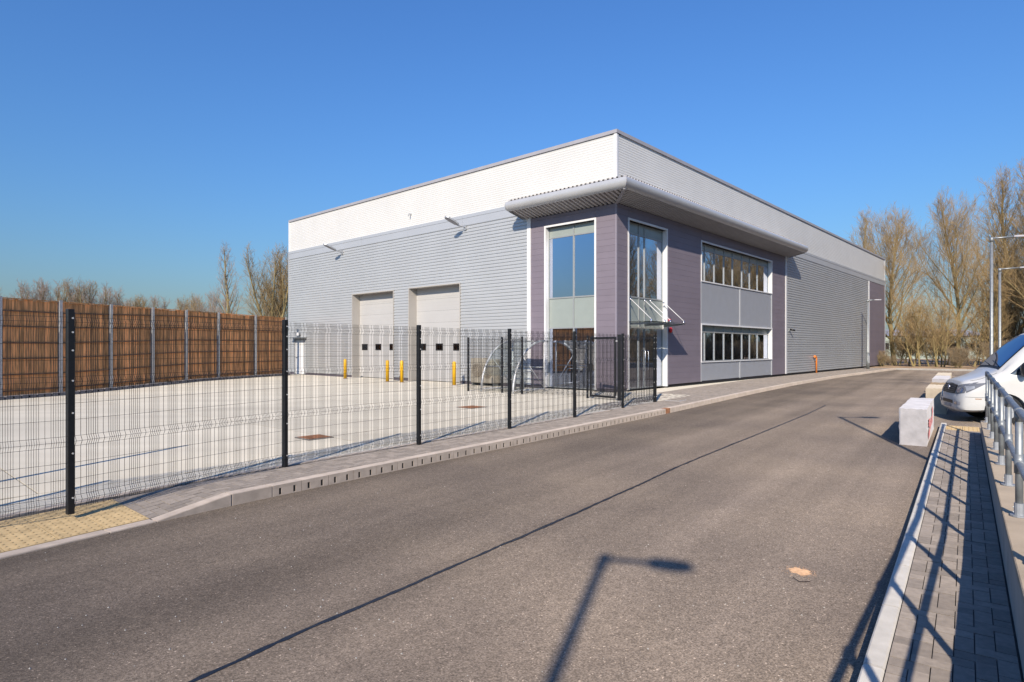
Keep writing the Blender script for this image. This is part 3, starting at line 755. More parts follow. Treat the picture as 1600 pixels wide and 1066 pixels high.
mb.tube([FL(-.93 - (y - .93) - .004, y + .004, z) for y, z in nose], .012, 6); mb.build('nose_joint', 'cap_trim', wh)
def cor_sheet(F_, L_, z_in, z_out, y_out, depth, name, mt, sign, pitch=0.15):
    # ribs run from the wall outwards; profile across x, mitred at the corner
    mb = MB(); x = -y_out; pts = []
    while x < L_ + .001:
        for dx, h in ((0, 0), (pitch * .45, 0), (pitch * .55, 1), (pitch * .9, 1)):
            if x + dx <= L_: pts.append((x + dx, h))
        x += pitch
    vs = []
    for x, h in pts:
        yi = max(0.036, -x); yo = y_out
        for y in (yi, yo):
            z = lerp(z_in, z_out, y / y_out); vs.append(F_(x, y, z + sign * h * depth))
    n = len(pts); mb.add(vs, [(2 * i, 2 * i + 1, 2 * i + 3, 2 * i + 2) for i in range(n - 1)])
    return mb.build(name, mt, wh, recalc=False)
for F_, L_ in ((FL, CT), (FR, CS)):
    cor_sheet(F_, L_, 6.90, 7.125, .95, .07, 'canopy_soffit', 'canopy_sheet', 1, .19)
    cor_sheet(F_, L_, 7.60, 7.507, .99, .05, 'canopy_roof', 'canopy_sheet', 1, .19)
    mb = MB(F_); mb.add([F_(L_, .04, 6.9), F_(L_, .95, 7.09), F_(L_, .95, 7.5), F_(L_, .04, 7.60)], [(0, 1, 2, 3)]); mb.build('canopy_end', 'canopy_nose', wh, recalc=False)
mb = MB(); mb.bar(FL(-.02, .02, 6.885), FL(-.96, .96, 7.085), .11, .02); mb.build('mitre_strip', 'cap_trim', wh)
# glass entrance canopy with tie rods
gc = thing('entrance_canopy', FR(2.2, 0, 2.6), 'clear glass canopy hung from white tie rods over the entrance doors', 'canopy')
mb = MB(FR); mb.box(.75, 2.15, .03, .98, 2.60, 2.615); mb.build('glass_sheet', 'glass_clear', gc)
mb = MB(FR); mb.box(2.19, 3.66, .03, .98, 2.60, 2.615); mb.build('glass_sheet', 'glass_clear', gc)
for s_ in (.93, 1.965, 2.38, 3.49):
    mb = MB(); mb.tube([FR(s_, .045, 3.47), FR(s_, .92, 2.68)], .013, 8)
    r_ = mb.build('tie_rod', 'white_trim', gc, smooth=True)
    mb = MB(); mb.tube([FR(s_, .0, 3.47), FR(s_, .07, 3.47)], .035, 10); mb.tube([FR(s_, .90, 2.56), FR(s_, .90, 2.70)], .030, 10); mb.build('fitting', 'chrome', r_, smooth=True)
    mb = MB(FR); mb.add([FR(s_ - .008, .02, 2.58), FR(s_ - .008, .95, 2.59), FR(s_ - .008, .95, 2.55), FR(s_ - .008, .02, 2.46), FR(s_ + .008, .02, 2.58), FR(s_ + .008, .95, 2.59), FR(s_ + .008, .95, 2.55), FR(s_ + .008, .02, 2.46)],
           [(0, 1, 2, 3), (7, 6, 5, 4), (0, 4, 5, 1), (1, 5, 6, 2), (2, 6, 7, 3), (3, 7, 4, 0)]); mb.build('bracket', 'galvanised', gc)
# red alarm bells
for k_, (px, py, nm) in enumerate(((1045.5, 516, 'larger red alarm bell on purple wall right of the entrance'), (1043.5, 500.5, 'small red beacon above the alarm bell beside the glass canopy'))):
    s_ = sR(px); z_ = zR(px, py); r0 = .11 if k_ == 0 else .06
    mb = MB(); mb.tube([FR(s_, .036, z_), FR(s_, .06, z_), FR(s_, .10, z_), FR(s_, .13, z_)], [r0 * .6, r0, r0, r0 * .5], 16)
    tag(mb.build('alarm_bell', 'red_bell', None, origin=FR(s_, .04, z_), smooth=True), nm, 'alarm bell')
# orange gas riser
s_ = sR(1271.5); zp = zR(1271.5, 557)
mb = MB(); mb.tube([FR(s_, .16, 0.0), FR(s_, .16, zp - .12), FR(s_ - .05, .16, zp - .03), FR(s_ - .12, .16, zp), FR(s_ - .32, .16, zp)], .055, 12)
gp_ = thing('gas_pipe', FR(s_, .16, 0), 'bent orange pipe rising from the paving against the grey ribbed wall', 'pipe')
mb.build('pipe', 'orange_pipe', gp_, smooth=True)
mb = MB(); mb.tube([FR(s_ - .30, .16, zp), FR(s_ - .36, .16, zp)], .075, 12); mb.build('flange', 'orange_pipe', gp_)
mb = MB(FR); mb.box(s_ - .10, s_ + .10, .03, .16, zp - .25, zp - .21); mb.build('bracket', 'galvanised', gp_)
# outside tap / bracket on ribbed wall
s_ = sR(1231.5); z_ = zR(1231.5, 515)
sp = thing('security_camera', FR(s_, .05, z_), 'small dark camera on the grey ribbed wall beside the purple pier', 'camera')
mb = MB(FR); mb.box(s_ - .05, s_ + .05, .04, .10, z_ - .1, z_ + .05); mb.build('mount', 'galvanised', sp)
mb = MB(); mb.tube([FR(s_, .1, z_), FR(s_ + .1, .36, z_ - .06)], .055, 10); mb.build('housing', 'black_paint', sp, smooth=True)
# flood lamps on the yard facade
def wall_lamp(px, py, label):
    t_ = tL(px); z_ = zL(px, py); th = thing('wall_lamp', FL(t_, .04, z_), label, 'lamp', 'flood lamps on the yard facade')
    mb = MB(FL); mb.box(t_ - .07, t_ + .07, .04, .09, z_ - .14, z_ + .10); mb.tube([FL(t_, .08, z_), FL(t_ + .08, .45, z_ + .04)], .028, 8); mb.build('bracket', 'galv_pale', th)
    mb = MB(); c1 = FL(t_ + .08, .42, z_ + .05); c2 = FL(t_ + .17, 1.14, z_ + .33); d_ = (c2 - c1).normalized(); sd = d_.cross(Z3).normalized(); up = sd.cross(d_)
    out = [(-.05, 0), (-.13, .12), (-.16, .35), (-.14, .65), (-.07, .74), (.07, .74), (.14, .65), (.16, .35), (.13, .12), (.05, 0)]
    n = len(out); top = [c1 + d_ * b + sd * a + up * .05 for a, b in out]; bot = [c1 + d_ * b + sd * a - up * .02 for a, b in out]
    mb.add(bot + top, [tuple(range(n))[::-1], tuple(range(n, 2 * n))] + [(i, (i + 1) % n, n + (i + 1) % n, n + i) for i in range(n)]); mb.build('lamp_head', 'galv_pale', th)
    mb = MB(); ins = [(a * .75, .06 + b * .86) for a, b in out]; mb.add([c1 + d_ * b + sd * a - up * .026 for a, b in ins], [tuple(range(n))]); mb.build('lens', 'cap_trim', th, recalc=False)
wall_lamp(728.5, 355.5, 'flood lamp on the yard facade above the right-hand sectional door')
wall_lamp(536, 394, 'flood lamp on the yard facade left of the left-hand sectional door')
t_ = tL(643); z_ = zL(643, 335)
mb = MB(); mb.tube([FL(t_, .02, z_), FL(t_, .16, z_), FL(t_, .19, z_ - .12)], .03, 8); tag(mb.build('overflow_pipe', 'galv_pale', None, origin=FL(t_, .02, z_)), 'tiny bent overflow pipe sticking out of the white parapet', 'pipe')

# bollards -----------------------------------------------------------
proto = None
bd = [((539.4, 592), 'leftmost yellow bollard, left of the left-hand sectional door'), ((605.3, 596.5), 'yellow bollard at the right edge of the left-hand sectional door'),
      ((627.6, 597.6), 'yellow bollard between the doors, at the left edge of the right-hand door'), ((709.6, 602.3), 'rightmost yellow bollard, in front of the right-hand sectional door')]
for (px, py), lb in bd:
    p = ground(px, py); p.z = yz(p.x, p.y)
    if proto is None:
        proto = thing('bollard', p, lb, 'bollard', 'yellow bollards guarding the sectional doors')
        mb = MB(); mb.tube([p, p + Z3 * .98, p + Z3 * 1.02, p + Z3 * 1.04], [.083, .083, .065, .03], 18); mb.build('tube', 'yellow_paint', proto, smooth=True)
        mb = MB(); mb.tube([p + Z3 * .0, p + Z3 * .02], .12, 18); mb.build('collar', 'kerb_concrete', proto)
    else:
        c_ = copy_tree(proto); c_.location = p; c_['label'] = lb

# bike shelter ---------------------------------------------------------
bs = thing('cycle_shelter', FL(3.2, 2.0, 0), 'galvanised cycle shelter with curved arch frames and clear roof by the tall window', 'shelter')
def arch(t_, k_=10): 
    pts = []
    for i in range(k_ + 1):
        a = math.pi / 2 * i / k_; pts.append(FL(t_, 2.95 - 1.75 * (1 - math.cos(a)) , .0 + 1.9 * math.sin(a)))
    return pts
for t_ in (2.4, 4.0):
    mb = MB(); mb.tube(arch(t_), .04, 8); mb.tube([FL(t_, 1.2, 1.9), FL(t_, 1.0, 1.88)], .04, 8); mb.build('arch_frame', 'shelter_metal', bs, smooth=True)
    mb = MB(); mb.tube([FL(t_, 1.2, 0), FL(t_, 1.2, 1.9)], .035, 8); mb.build('post', 'shelter_metal', bs, smooth=True)
    mb = MB(); mb.tube([FL(t_, 1.2, .12), FL(t_, 2.45, 1.35)], .02, 8); mb.build('brace', 'shelter_metal', bs, smooth=True)
    mb = MB(); mb.tube([FL(t_, 1.2, .10), FL(t_, 2.95, .10)], .025, 8); mb.build('base_rail', 'shelter_metal', bs, smooth=True)
for (d_, z_) in ((1.2, 1.88), (2.0, 1.62), (2.75, .95), (1.2, .9)):
    mb = MB(); mb.tube([FL(2.4, d_, z_), FL(4.0, d_, z_)], .022, 8); mb.build('cross_tube', 'galv_pale', bs, smooth=True)
mb = MB(); a_, b_ = arch(2.35), arch(4.05); n = len(a_); mb.add([p + Z3 * .035 for p in a_[2:]] + [p + Z3 * .035 for p in b_[2:]], [(i, i + 1, n - 2 + i + 1, n - 2 + i) for i in range(n - 3)]); mb.build('clear_roof', 'glass_clear', bs, recalc=False)
for i_, t_ in enumerate((2.75, 3.2, 3.65)):
    th = MB(); th.tube([FL(t_, 1.45, 0), FL(t_, 1.45, .62), FL(t_, 1.55, .74), FL(t_, 2.05, .74), FL(t_, 2.15, .62), FL(t_, 2.15, 0)], .024, 8)
    o = th.build('bike_rack', 'galv_pale', None, origin=FL(t_, 1.8, 0), smooth=True)
    tag(o, ('bike hoop nearest the tall window inside the cycle shelter', 'middle bike hoop inside the cycle shelter', 'bike hoop farthest from the tall window inside the cycle shelter')[i_], 'bike rack', 'bike hoops in the cycle shelter')
# air conditioning units
for i_, (px, w_, h_) in enumerate(((757, .42, 1.2), (773, .42, 1.15))):
    t_ = tL(px); th = thing('air_conditioner', FL(t_, .3, 0), ('left cream outdoor air unit with a round fan, by the ribbed wall', 'right cream outdoor air unit by the ribbed wall behind the shelter')[i_], 'air conditioner', 'cream air units against the yard wall')
    mb = MB(FL); mb.box(t_ - w_, t_ + w_ - .06, .12, .5, .12, h_); mb.build('casing', 'ac_cream', th, bevel=.02)
    mb = MB(FL); mb.box(t_ - w_ + .05, t_ - w_ + .1, .15, .47, 0, .12); mb.box(t_ + w_ - .16, t_ + w_ - .11, .15, .47, 0, .12); mb.build('foot', 'galvanised', th)
    mb = MB(); mb.tube([FL(t_ - .05, .5, h_ * .55), FL(t_ - .05, .515, h_ * .55)], .30, 24); mb.build('fan_grille', 'ac_dark', th)
    mb = MB()
    for k_ in range(5): 
        r_ = .05 + k_ * .055; pp = [FL(t_ - .05 + r_ * math.cos(a * math.pi / 10), .52, h_ * .55 + r_ * math.sin(a * math.pi / 10)) for a in range(21)]; mb.tube(pp, .006, 4, cap=False)
    mb.build('fan_guard', 'ac_cream', th)

# ------------------------------------------------------------------ mesh fences
PLEN = 2.5; FOLD = [0.13, 0.72, 1.31, 1.90]
def wire_panel():
    mb = MB(); r = 0.0015
    zs = [0.05]
    prof = [(0, .05)]
    for f in FOLD: prof += [(0, f - .05), (-.028, f), (0, f + .05)]
    prof += [(0, 2.0)]
    xs_ = [.04 + k * .2 + o for k in range(13) for o in (0, .05, .1, .12, .14, .16, .18) if .04 + k * .2 + o < PLEN - .03]
    for x in xs_:
        vs = []
        for y, z in prof: vs += [Vector((x - r, y - r, z)), Vector((x + r, y - r, z)), Vector((x + r, y + r, z)), Vector((x - r, y + r, z))]
        fs = [(4 * k + j, 4 * k + (j + 1) % 4, 4 * k + 4 + (j + 1) % 4, 4 * k + 4 + j) for k in range(len(prof) - 1) for j in range(4)]
        mb.add(vs, fs)
    hz = []
    for f in FOLD: hz += [(-.003, f - .05), (-.031, f), (-.003, f + .05)]
    for a, b in zip(FOLD, FOLD[1:]): hz += [(-.003, a + .05 + (b - a - .1) / 3 * k) for k in (1, 2)]
    for y, z in hz: mb.box(0.02, PLEN - .02, y - .003 - r, y - .003 + r, z - r, z + r)
    return mb
_wp = None
def mesh_fence(pts, label, hh=2.03, skip=(), thick=.03, posts=True):
    global _wp
    th = thing('mesh_fence', pts[0], label, 'fence'); o0 = Vector(pts[0])
    for i, p in enumerate(pts):
        if posts:
            d_ = (pts[min(i + 1, len(pts) - 1)] - pts[max(i - 1, 0)]).normalized(); nrm = Vector((d_.y, -d_.x, 0))
            F_ = Frame(p, d_, nrm); mb = MB(F_); mb.box(-thick, thick, -thick, thick, 0, hh); po = mb.build('post', 'black_paint', th, bevel=.004)
            bolt = None
            for z_ in (.16, .60, 1.0, 1.32, 1.62, 1.80, 1.94):
                if bolt is None: mb = MB(); mb.tube([F_(.012, thick, z_), F_(.012, thick + .007, z_)], .009, 8); bolt = mb.build('bolt', 'bolt_metal', po); bz = z_
                else: c_ = bolt.copy(); COL.objects.link(c_); c_.location = Vector((0, 0, z_ - bz))
        if i < len(pts) - 1 and i not in skip:
            q_ = pts[i + 1]; d_ = q_ - p; L = d_.length
            if _wp is None: o = wire_panel().build('wire_panel', 'black_paint', None, recalc=False); _wp = o.data; o.parent = th
            else: o = bpy.data.objects.new('wire_panel', _wp); COL.objects.link(o); o.parent = th
            o.location = p - o0; o.rotation_euler = (0, 0, math.atan2(d_.y, d_.x)); o.scale = (L / PLEN, 1, 1); o['kind'] = 'stuff'
    return th
mesh_fence(FENCE, 'black welded mesh security fence running along the block footway')
cross = [Vector(p) for p in ((-1.65, 23.2, 0), (-0.36, 22.35, 0), (0.36, 21.7, 0), (2.46, 20.0, 0))]
mesh_fence(cross, 'lower black mesh fence crossing the yard in front of the cycle shelter', thick=.028)
mesh_fence([Vector((3.36, 19.2, 0)), Vector((4.30, 18.56, 0))], 'short black mesh fence piece joining the pedestrian gate to the roadside fence')
# pedestrian gate
def gate(a, b, hh, label, r=.03, z0=.06):
    th = thing('gate', a, label, 'gate'); d_ = (b - a); L = d_.length; d_ = d_.normalized()
    mb = MB(); mb.bar(a + Z3 * z0, a + Z3 * hh, 2 * r, 2 * r); mb.bar(b + Z3 * z0, b + Z3 * hh, 2 * r, 2 * r)
    mb.bar(a + d_ * r + Z3 * (hh - r), b - d_ * r + Z3 * (hh - r), 2 * r, 2 * r); mb.bar(a + d_ * r + Z3 * (z0 + r), b - d_ * r + Z3 * (z0 + r), 2 * r, 2 * r); mb.build('gate_frame', 'black_paint', th)
    o = bpy.data.objects.new('wire_panel', _wp); COL.objects.link(o); o.parent = th; o.location = Z3 * .06; o.rotation_euler = (0, 0, math.atan2(d_.y, d_.x)); o.scale = (L / PLEN, 1, (hh - .12) / 2.0); o['kind'] = 'stuff'
    return th
ga, gb = Vector((2.55, 19.93, 0)), Vector((3.22, 19.14, 0))
gt = gate(ga, gb, 1.98, 'black framed pedestrian gate with a lock box beside the purple corner')
mb = MB(); n_ = (gb - ga).normalized(); mb.bar(ga - n_ * .02 + Z3 * .88, ga - n_ * .02 + Z3 * 1.12, .13, .09); mb.build('lock_box', 'black_paint', gt)
for z_ in (.12, 1.85): mb = MB(); mb.bar(gb + n_ * .03 + Z3 * z_, gb + n_ * .10 + Z3 * z_, .04, .05); mb.build('hinge', 'bolt_metal', gt)
for p_ in (Vector((2.47, 20.02, 0)),):
    pass
for p_, lb in ((Vector((3.33, 19.08, 0)), 'thick black post the pedestrian gate is hinged on'),):
    mb = MB(); mb.box(p_.x - .05, p_.x + .05, p_.y - .05, p_.y + .05, 0, 2.05); tag(mb.build('gate_post', 'black_paint', None, origin=p_, bevel=.004), lb, 'post')
# open vehicle gate leaves (mostly outside the frame, their shadows fall in the yard)
gate(Vector((-7.2, 4.85, 0)), Vector((-6.52, 7.15, 0)), 2.0, 'black mesh vehicle gate leaf standing open inside the yard at far left', r=.035)

# ------------------------------------------------------------------ timber fence
TB = [(-20.7, 13.2), (-20.05, 15.3), (-19.4, 17.4), (-18.75, 19.5), (-18.1, 21.65), (-17.47, 23.7), (-16.85, 25.74), (-16.25, 27.7), (-15.69, 29.5), (-15.1, 31.5), (-14.29, 34.1), (-13.52, 36.6), (-12.9, 38.6)]
TZ = [-.19, -.19, -.19, -.19, -.19, -.19, -.135, -.07, -.01, 0, 0, 0, 0]
TB = [Vector((x, y, z)) for (x, y), z in zip(TB, TZ)]
TB = TB[:-1]
tf = thing('timber_fence', TB[0], 'tall brown vertical board acoustic fence with pale steel posts', 'fence')
FTOP = 3.43
for i, p in enumerate(TB):
    nb_ = TB[min(i + 1, len(TB) - 1)] - TB[max(i - 1, 0)]; d_ = Vector((nb_.x, nb_.y, 0)).normalized(); n_ = Vector((d_.y, -d_.x, 0))
    F_ = Frame(p, d_, n_); FH = FTOP - p.z; mb = MB(F_)
    mb.box(-.045, -.035, -.05, .10, -.2, FH); mb.box(.035, .045, -.05, .10, -.2, FH); mb.box(-.035, .035, .02, .03, -.2, FH); mb.box(-.06, .06, .10, .11, -.2, FH + .03)
    mb.build('post', 'galv_pale', tf)
    if i < len(TB) - 1:
        q_ = TB[i + 1]; dv = Vector((q_.x - p.x, q_.y - p.y, 0)); L = dv.length; dv.normalize(); nn = Vector((dv.y, -dv.x, 0)); dz = (q_.z - p.z) / L
        nbd = 20; w_ = (L - .10) / nbd
        for k in range(nbd):
            x0 = .05 + k * w_; F2 = Frame(p + Z3 * (dz * x0), dv, nn); mb = MB(F2); jj = random.uniform(-.006, .006)
            mb.box(x0 + .003, x0 + w_ - .003, -.02 + jj, .0 + jj, .10, FTOP - .05 - p.z - dz * x0 + random.uniform(-.012, .012)); mb.build('board', 'timber', tf, recalc=False)
        for z_ in (.28, .86, 1.44, 2.02, 2.60, 3.16):
            mb = MB(); mb.bar(p + dv * .05 + nn * .028 + Z3 * (z_ + dz * .05), p + dv * (L - .05) + nn * .028 + Z3 * (z_ + dz * L), .045, .045); mb.build('rail', 'timber_rail', tf)
        mb = MB(); mb.bar(p + dv * .05 + Z3 * (FTOP - .02 - p.z), p + dv * (L - .05) + Z3 * (FTOP - .02 - p.z), .11, .035); mb.build('capping', 'timber', tf)
        mb = MB(); mb.bar(p + dv * .05 + nn * -.01 + Z3 * .03, p + dv * (L - .05) + nn * -.01 + Z3 * (.03 + dz * L), .05, .15); mb.build('gravel_board', 'timber_rail', tf)
# drainage kerb at its foot
dk = thing('drainage_kerb', (0, 0, 0), None, None, kind='structure'); proto = None
for i in range(1, len(TB) - 1):
    p, q_ = TB[i], TB[i + 1]; L = (q_ - p).length; dv = (q_ - p).normalized(); nn = Vector((dv.y, -dv.x, 0)).normalized(); n = max(1, round(L / .5)); st_ = L / n
    for k in range(n):
        a = p + dv * (k * st_) + nn * .22; F_ = Frame((0, 0, 0), dv, nn)
        if proto is None:
            mb = MB(F_); mb.box(.004, .496, 0, .10, -.15, .13); mb.box(.004, .496, .10, .17, .10, .13); mb.box(.004, .22, .10, .17, -.15, .10); mb.box(.28, .496, .10, .17, -.15, .10); mb.box(.22, .28, .10, .17, -.15, .03)
            proto = mb.build('kerb_stone', 'drain_kerb', dk); proto.location = a; pr = math.atan2(dv.y, dv.x)
            mb = MB(F_); mb.box(.221, .279, .101, .164, .031, .099); h_ = mb.build('slot_shade_fill', 'slot_dark', proto)  # solid black fill, shade of the drain hole painted in
        else:
            c_ = proto.copy(); COL.objects.link(c_); c_.location = a; c_.rotation_euler = (0, 0, math.atan2(dv.y, dv.x) - pr); c_.scale = (1, 1, 1)
            s2 = h_.copy(); COL.objects.link(s2); s2.parent = c_

# ------------------------------------------------------------------ covers and road details
def cover(px, py, w_, l_, ang, m1, label, z=.004, frame='yard_joint'):
    p = ground(px, py); p.z = yz(p.x, p.y) + z; d_ = Vector((math.cos(ang), math.sin(ang), 0)); n_ = Vector((-d_.y, d_.x, 0))
    th = thing('manhole_cover', p, label, 'manhole cover'); F_ = Frame(p, d_, n_)
    mb = MB(F_); mb.box(-w_ / 2, w_ / 2, -l_ / 2, l_ / 2, -.02, .004); mb.build('frame', frame, th)
    mb = MB(F_); mb.box(-w_ / 2 + .03, w_ / 2 - .03, -l_ / 2 + .03, l_ / 2 - .03, -.01, .009)
    for i in range(5): mb.box(-w_ / 2 + .05, w_ / 2 - .05, -l_ / 2 + .06 + i * (l_ - .12) / 5, -l_ / 2 + .06 + i * (l_ - .12) / 5 + .03, .009, .014)
    mb.build('lid', m1, th)
ua = math.atan2(U.y, U.x)
cover(491, 683.5, .5, .5, ua, 'rust', 'rusty square drain cover in the concrete yard behind the second fence bay')
cover(737, 636.5, .62, .62, ua, 'rust', 'rusty stained drain cover in the yard before the cycle shelter')
cover(1056, 625.5, .6, .45, ROADROT, 'paver', 'pale framed inspection cover in the footway beside the fence end', frame='cover_pale')
p = ground(-2, 842, -.09); mb = MB(Frame(p, D2, N2)); mb.box(-.11, .11, -.09, .09, -.03, .012); mb.box(-.07, .07, -.05, .05, .012, .016)
tag(mb.build('stop_tap_cover', 'cover_pale', None, origin=p), 'small pale stop tap cover among the yellow tactile slabs', 'cover')
# tar seam
seam = [(-3.4, 0.6), (-2.3, 2.25), (-1.69, 3.25), (-1.23, 3.93), (-.22, 5.31), (.38, 6.13), (1.58, 7.83), (2.47, 9.13), (7.76, 16.2), (9.6, 18.8)]
pts = []
for a, b in zip(seam, seam[1:]):
    a = Vector((*a, 0)); b = Vector((*b, 0)); n = max(2, int((b - a).length / .06))
    for k in range(n): pts.append(a.lerp(b, k / n))
mb = MB(); vs = []; n = len(pts); off = 0
for i, p in enumerate(pts):
    t = (pts[min(i + 1, n - 1)] - pts[max(0, i - 1)]).normalized(); nn = Vector((-t.y, t.x, 0)); off = off * .8 + random.uniform(-.004, .004)
    w_ = .017 + random.uniform(-.005, .006)
    vs += [p + nn * (off - w_) + Z3 * (ROAD + .004), p + nn * (off + w_ * 1.0) + Z3 * (ROAD + .004)]
mb.add(vs, [(2 * i, 2 * i + 2, 2 * i + 3, 2 * i + 1) for i in range(n - 1)]); mb.build('tar_seam', 'bitumen', road, recalc=False)
# sand spill, stick, crumbs
def blob(p, r, squash, h, name, mt, label, cat, ang=0):
    mb = MB(); k = 28; rings = []
    rad = [1 + random.uniform(-.22, .22) + .1 * math.sin(i_ * 1.3) for i_ in range(k)]
    for f, z in ((1.0, .0005), (.75, h * .7), (.4, h)):
        rings.append([p + Vector((math.cos(2 * math.pi * i / k) * r * f * rad[i], math.sin(2 * math.pi * i / k) * r * squash * f * rad[i], z)) for i in range(k)])
    for a, b in zip(rings, rings[1:]): mb.add(a + b, [(i, (i + 1) % k, k + (i + 1) % k, k + i) for i in range(k)])
    mb.add(rings[-1], [tuple(range(k))])
    for _ in range(150):
        a_ = random.uniform(0, 6.283); d_ = r * (.9 + abs(random.gauss(0, .45))); s_ = random.uniform(.0015, .004); c_ = p + Vector((math.cos(a_) * d_, math.sin(a_) * d_ * squash, 0))
        mb.add([c_ + Vector((-s_, 0, 0)), c_ + Vector((s_, -s_, 0)), c_ + Vector((s_ * .6, s_, 0)), c_ + Vector((0, 0, s_))], [(0, 1, 3), (1, 2, 3), (2, 0, 3)])
    o = mb.build(name, mt, None, origin=p, smooth=False); tag(o, label, cat); return o
p = ground(1250, 893, ROAD)
blob(p, .07, 1.15, .006, 'sand_pile', 'sand', 'small flat spill of orange sand on the asphalt road', 'sand')
p = ground(1253, 910, ROAD)
mb = MB(); mb.tube([p + Vector((-.045, .05, .02)), p + Vector((-.02, .0, .006)), p + Vector((.06, -.005, .008))], .0025, 5); tag(mb.build('stick', 'stick', None, origin=p), 'thin dark bent twig lying near the sand spill on the road', 'twig')
mb = MB(); rr = random.Random(3)
for i in range(240):
    px = rr.uniform(40, 1420); py = rr.uniform(700, 1066); p = ground(px, py, ROAD)
    if p.x < interp([(q_.y, q_.x) for q_ in kp], p.y) + .1 or (p - K0).dot(N2) > -.05: continue
    s_ = rr.uniform(.003, .009); mb.add([p + Vector((-s_, 0, .0)), p + Vector((s_ * .7, -s_ * .6, .0)), p + Vector((s_ * .5, s_, .0)), p + Vector((0, 0, s_ * .9))], [(0, 1, 3), (1, 2, 3), (2, 0, 3)])
mb.build('grit', 'kerb_pale', kind='stuff', recalc=False)

# ------------------------------------------------------------------ lamp posts
def lamp_post(p, hh, arm, head, direction, label, r=.055):
    th = thing('street_lamp', p, label, 'street lamp', 'lamp posts along the right of the road'); d_ = direction.normalized()
    mb = MB(); mb.tube([p, p + Z3 * 1.2], r * 1.45, 14); mb.tube([p + Z3 * 1.2, p + Z3 * 1.28, p + Z3 * hh], [r * 1.45, r, r * .8], 14); mb.build('column', 'galvanised', th, smooth=True)
    mb = MB(); mb.tube([p + Z3 * (hh - .03), p + Z3 * (hh - .03) + d_ * arm + Z3 * (.06 * arm)], r * .55, 10); mb.tube([p + Z3 * (hh - .16), p + Z3 * (hh + .02)], r * 1.05, 12); mb.build('arm', 'galvanised', th, smooth=True)
    sd = d_.cross(Z3); c1 = p + Z3 * (hh - .03 + .06 * arm) + d_ * arm; out = [(-.04, 0), (-.09, .15), (-.10, .6), (-.07, .92), (-.02, 1.0), (.02, 1.0), (.07, .92), (.10, .6), (.09, .15), (.04, 0)]
    mb = MB(); n = len(out); top = [c1 + d_ * (b * head) + sd * a * .8 + Z3 * .045 for a, b in out]; bot = [c1 + d_ * (b * head) + sd * a - Z3 * .025 for a, b in out]
    mb.add(bot + top, [tuple(range(n))[::-1], tuple(range(n, 2 * n))] + [(i, (i + 1) % n, n + (i + 1) % n, n + i) for i in range(n)]); mb.build('lamp_head', 'cap_trim', th)
    mb = MB(); mb.add([c1 + d_ * (b * head * .9 + .02) + sd * a * .8 - Z3 * .028 for a, b in out], [tuple(range(n))]); mb.build('lens', 'glass_lamp', th, recalc=False)
    mb = MB(); mb.box(p.x - r * .8, p.x + r * .8, p.y - r * 1.6, p.y - r * 1.35, p.z + .45, p.z + 1.0); mb.build('access_door', 'galv_pale', th)
Lf = 1 / math.tan(SUN_EL)
def lamp_base(px, py, hh): return ground(px, py, ROAD) - SD * (Lf * hh)
lamp_post(lamp_base(945, 870, 6), 6.0, .36, .36, Vector((.655, -.26, 0)), 'grey lamp post behind the railing whose shadow crosses the foreground road', r=.05)
lamp_post(lamp_base(1312, 652, 6), 6.0, .5, .45, Vector((.85, -.1, 0)), 'grey lamp post just outside the right edge beside the railing', r=.05)
lamp_post(Vector((18.5, 23.7, ROAD)), 6.0, .72, .62, Vector((.9, -.25, 0)), 'nearer of the two visible grey lamp posts behind the white van', r=.062)
lamp_post(Vector((26.2, 33.0, ROAD)), 6.0, .9, .6, Vector((.9, -.25, 0)), 'farther of the two visible grey lamp posts behind the white van', r=.072)
lamp_post(Vector((27.4, 47.3, 0)), 5.3, .45, .5, Vector((.95, -.2, 0)), 'grey lamp post standing against the far purple end of the warehouse', r=.08)

# ------------------------------------------------------------------ concrete barriers
def barrier(p, w_, L, hh, mt, label, marks=False, rnd=1):
    rr = random.Random(rnd); th = thing('concrete_barrier', p, label, 'concrete block', 'concrete barriers along the right road edge')
    F_ = Frame(p, D2, -N2); me = bpy.data.meshes.new('block'); bm = bmesh.new()
    bmesh.ops.create_cube(bm, size=1)
    bmesh.ops.subdivide_edges(bm, edges=bm.edges, cuts=9, use_grid_fill=True)
    for v in bm.verts:
        x, y, z = (v.co.x + .5), (v.co.y + .5), (v.co.z + .5)
        ex = (x < .01 or x > .99) + (y < .01 or y > .99) + (z > .99)
        k = .006 if ex >= 2 else .002
        q = F_(x * L, y * w_, z * hh) + Vector((rr.uniform(-k, k), rr.uniform(-k, k), rr.uniform(-k, k) if z > .01 else 0))
        if z < .15 and abs(y - .5) > .4: q += F_.ay * (0)
        v.co = q - p
    bm.to_mesh(me); bm.free(); me.materials.append(MATS[mt]); o = bpy.data.objects.new('block', me); COL.objects.link(o); o.parent = th
    if marks:
        mb = MB()
        for cx, cz, sx, sz, tl in marks:                # sprayed strokes on the road-side long face
            for k in range(3):
                a = p - F_.ay * .0155 + D2 * (cx + rr.uniform(-.05, .05)) + Z3 * (cz + k * sz * .5); b = a + D2 * sx + Z3 * tl
                mb.add([a - Z3 * .025, b - Z3 * .02, b + Z3 * .03, a + Z3 * .02], [(0, 1, 2, 3)])
        mb.build('sprayed_mark', 'red_mark', th, recalc=False)
    return th
A1 = Vector((7.40, 10.96, ROAD))
barrier(A1, .42, 3.0, .66, 'barrier', 'nearest pale grey concrete barrier with red sprayed marks by the footway end', marks=[(.3, .10, .5, .10, .06), (.4, .34, .55, .10, -.05), (.9, .2, .5, .12, .08), (1.5, .25, .5, .12, .04), (1.7, .42, .4, .1, .03)], rnd=2)
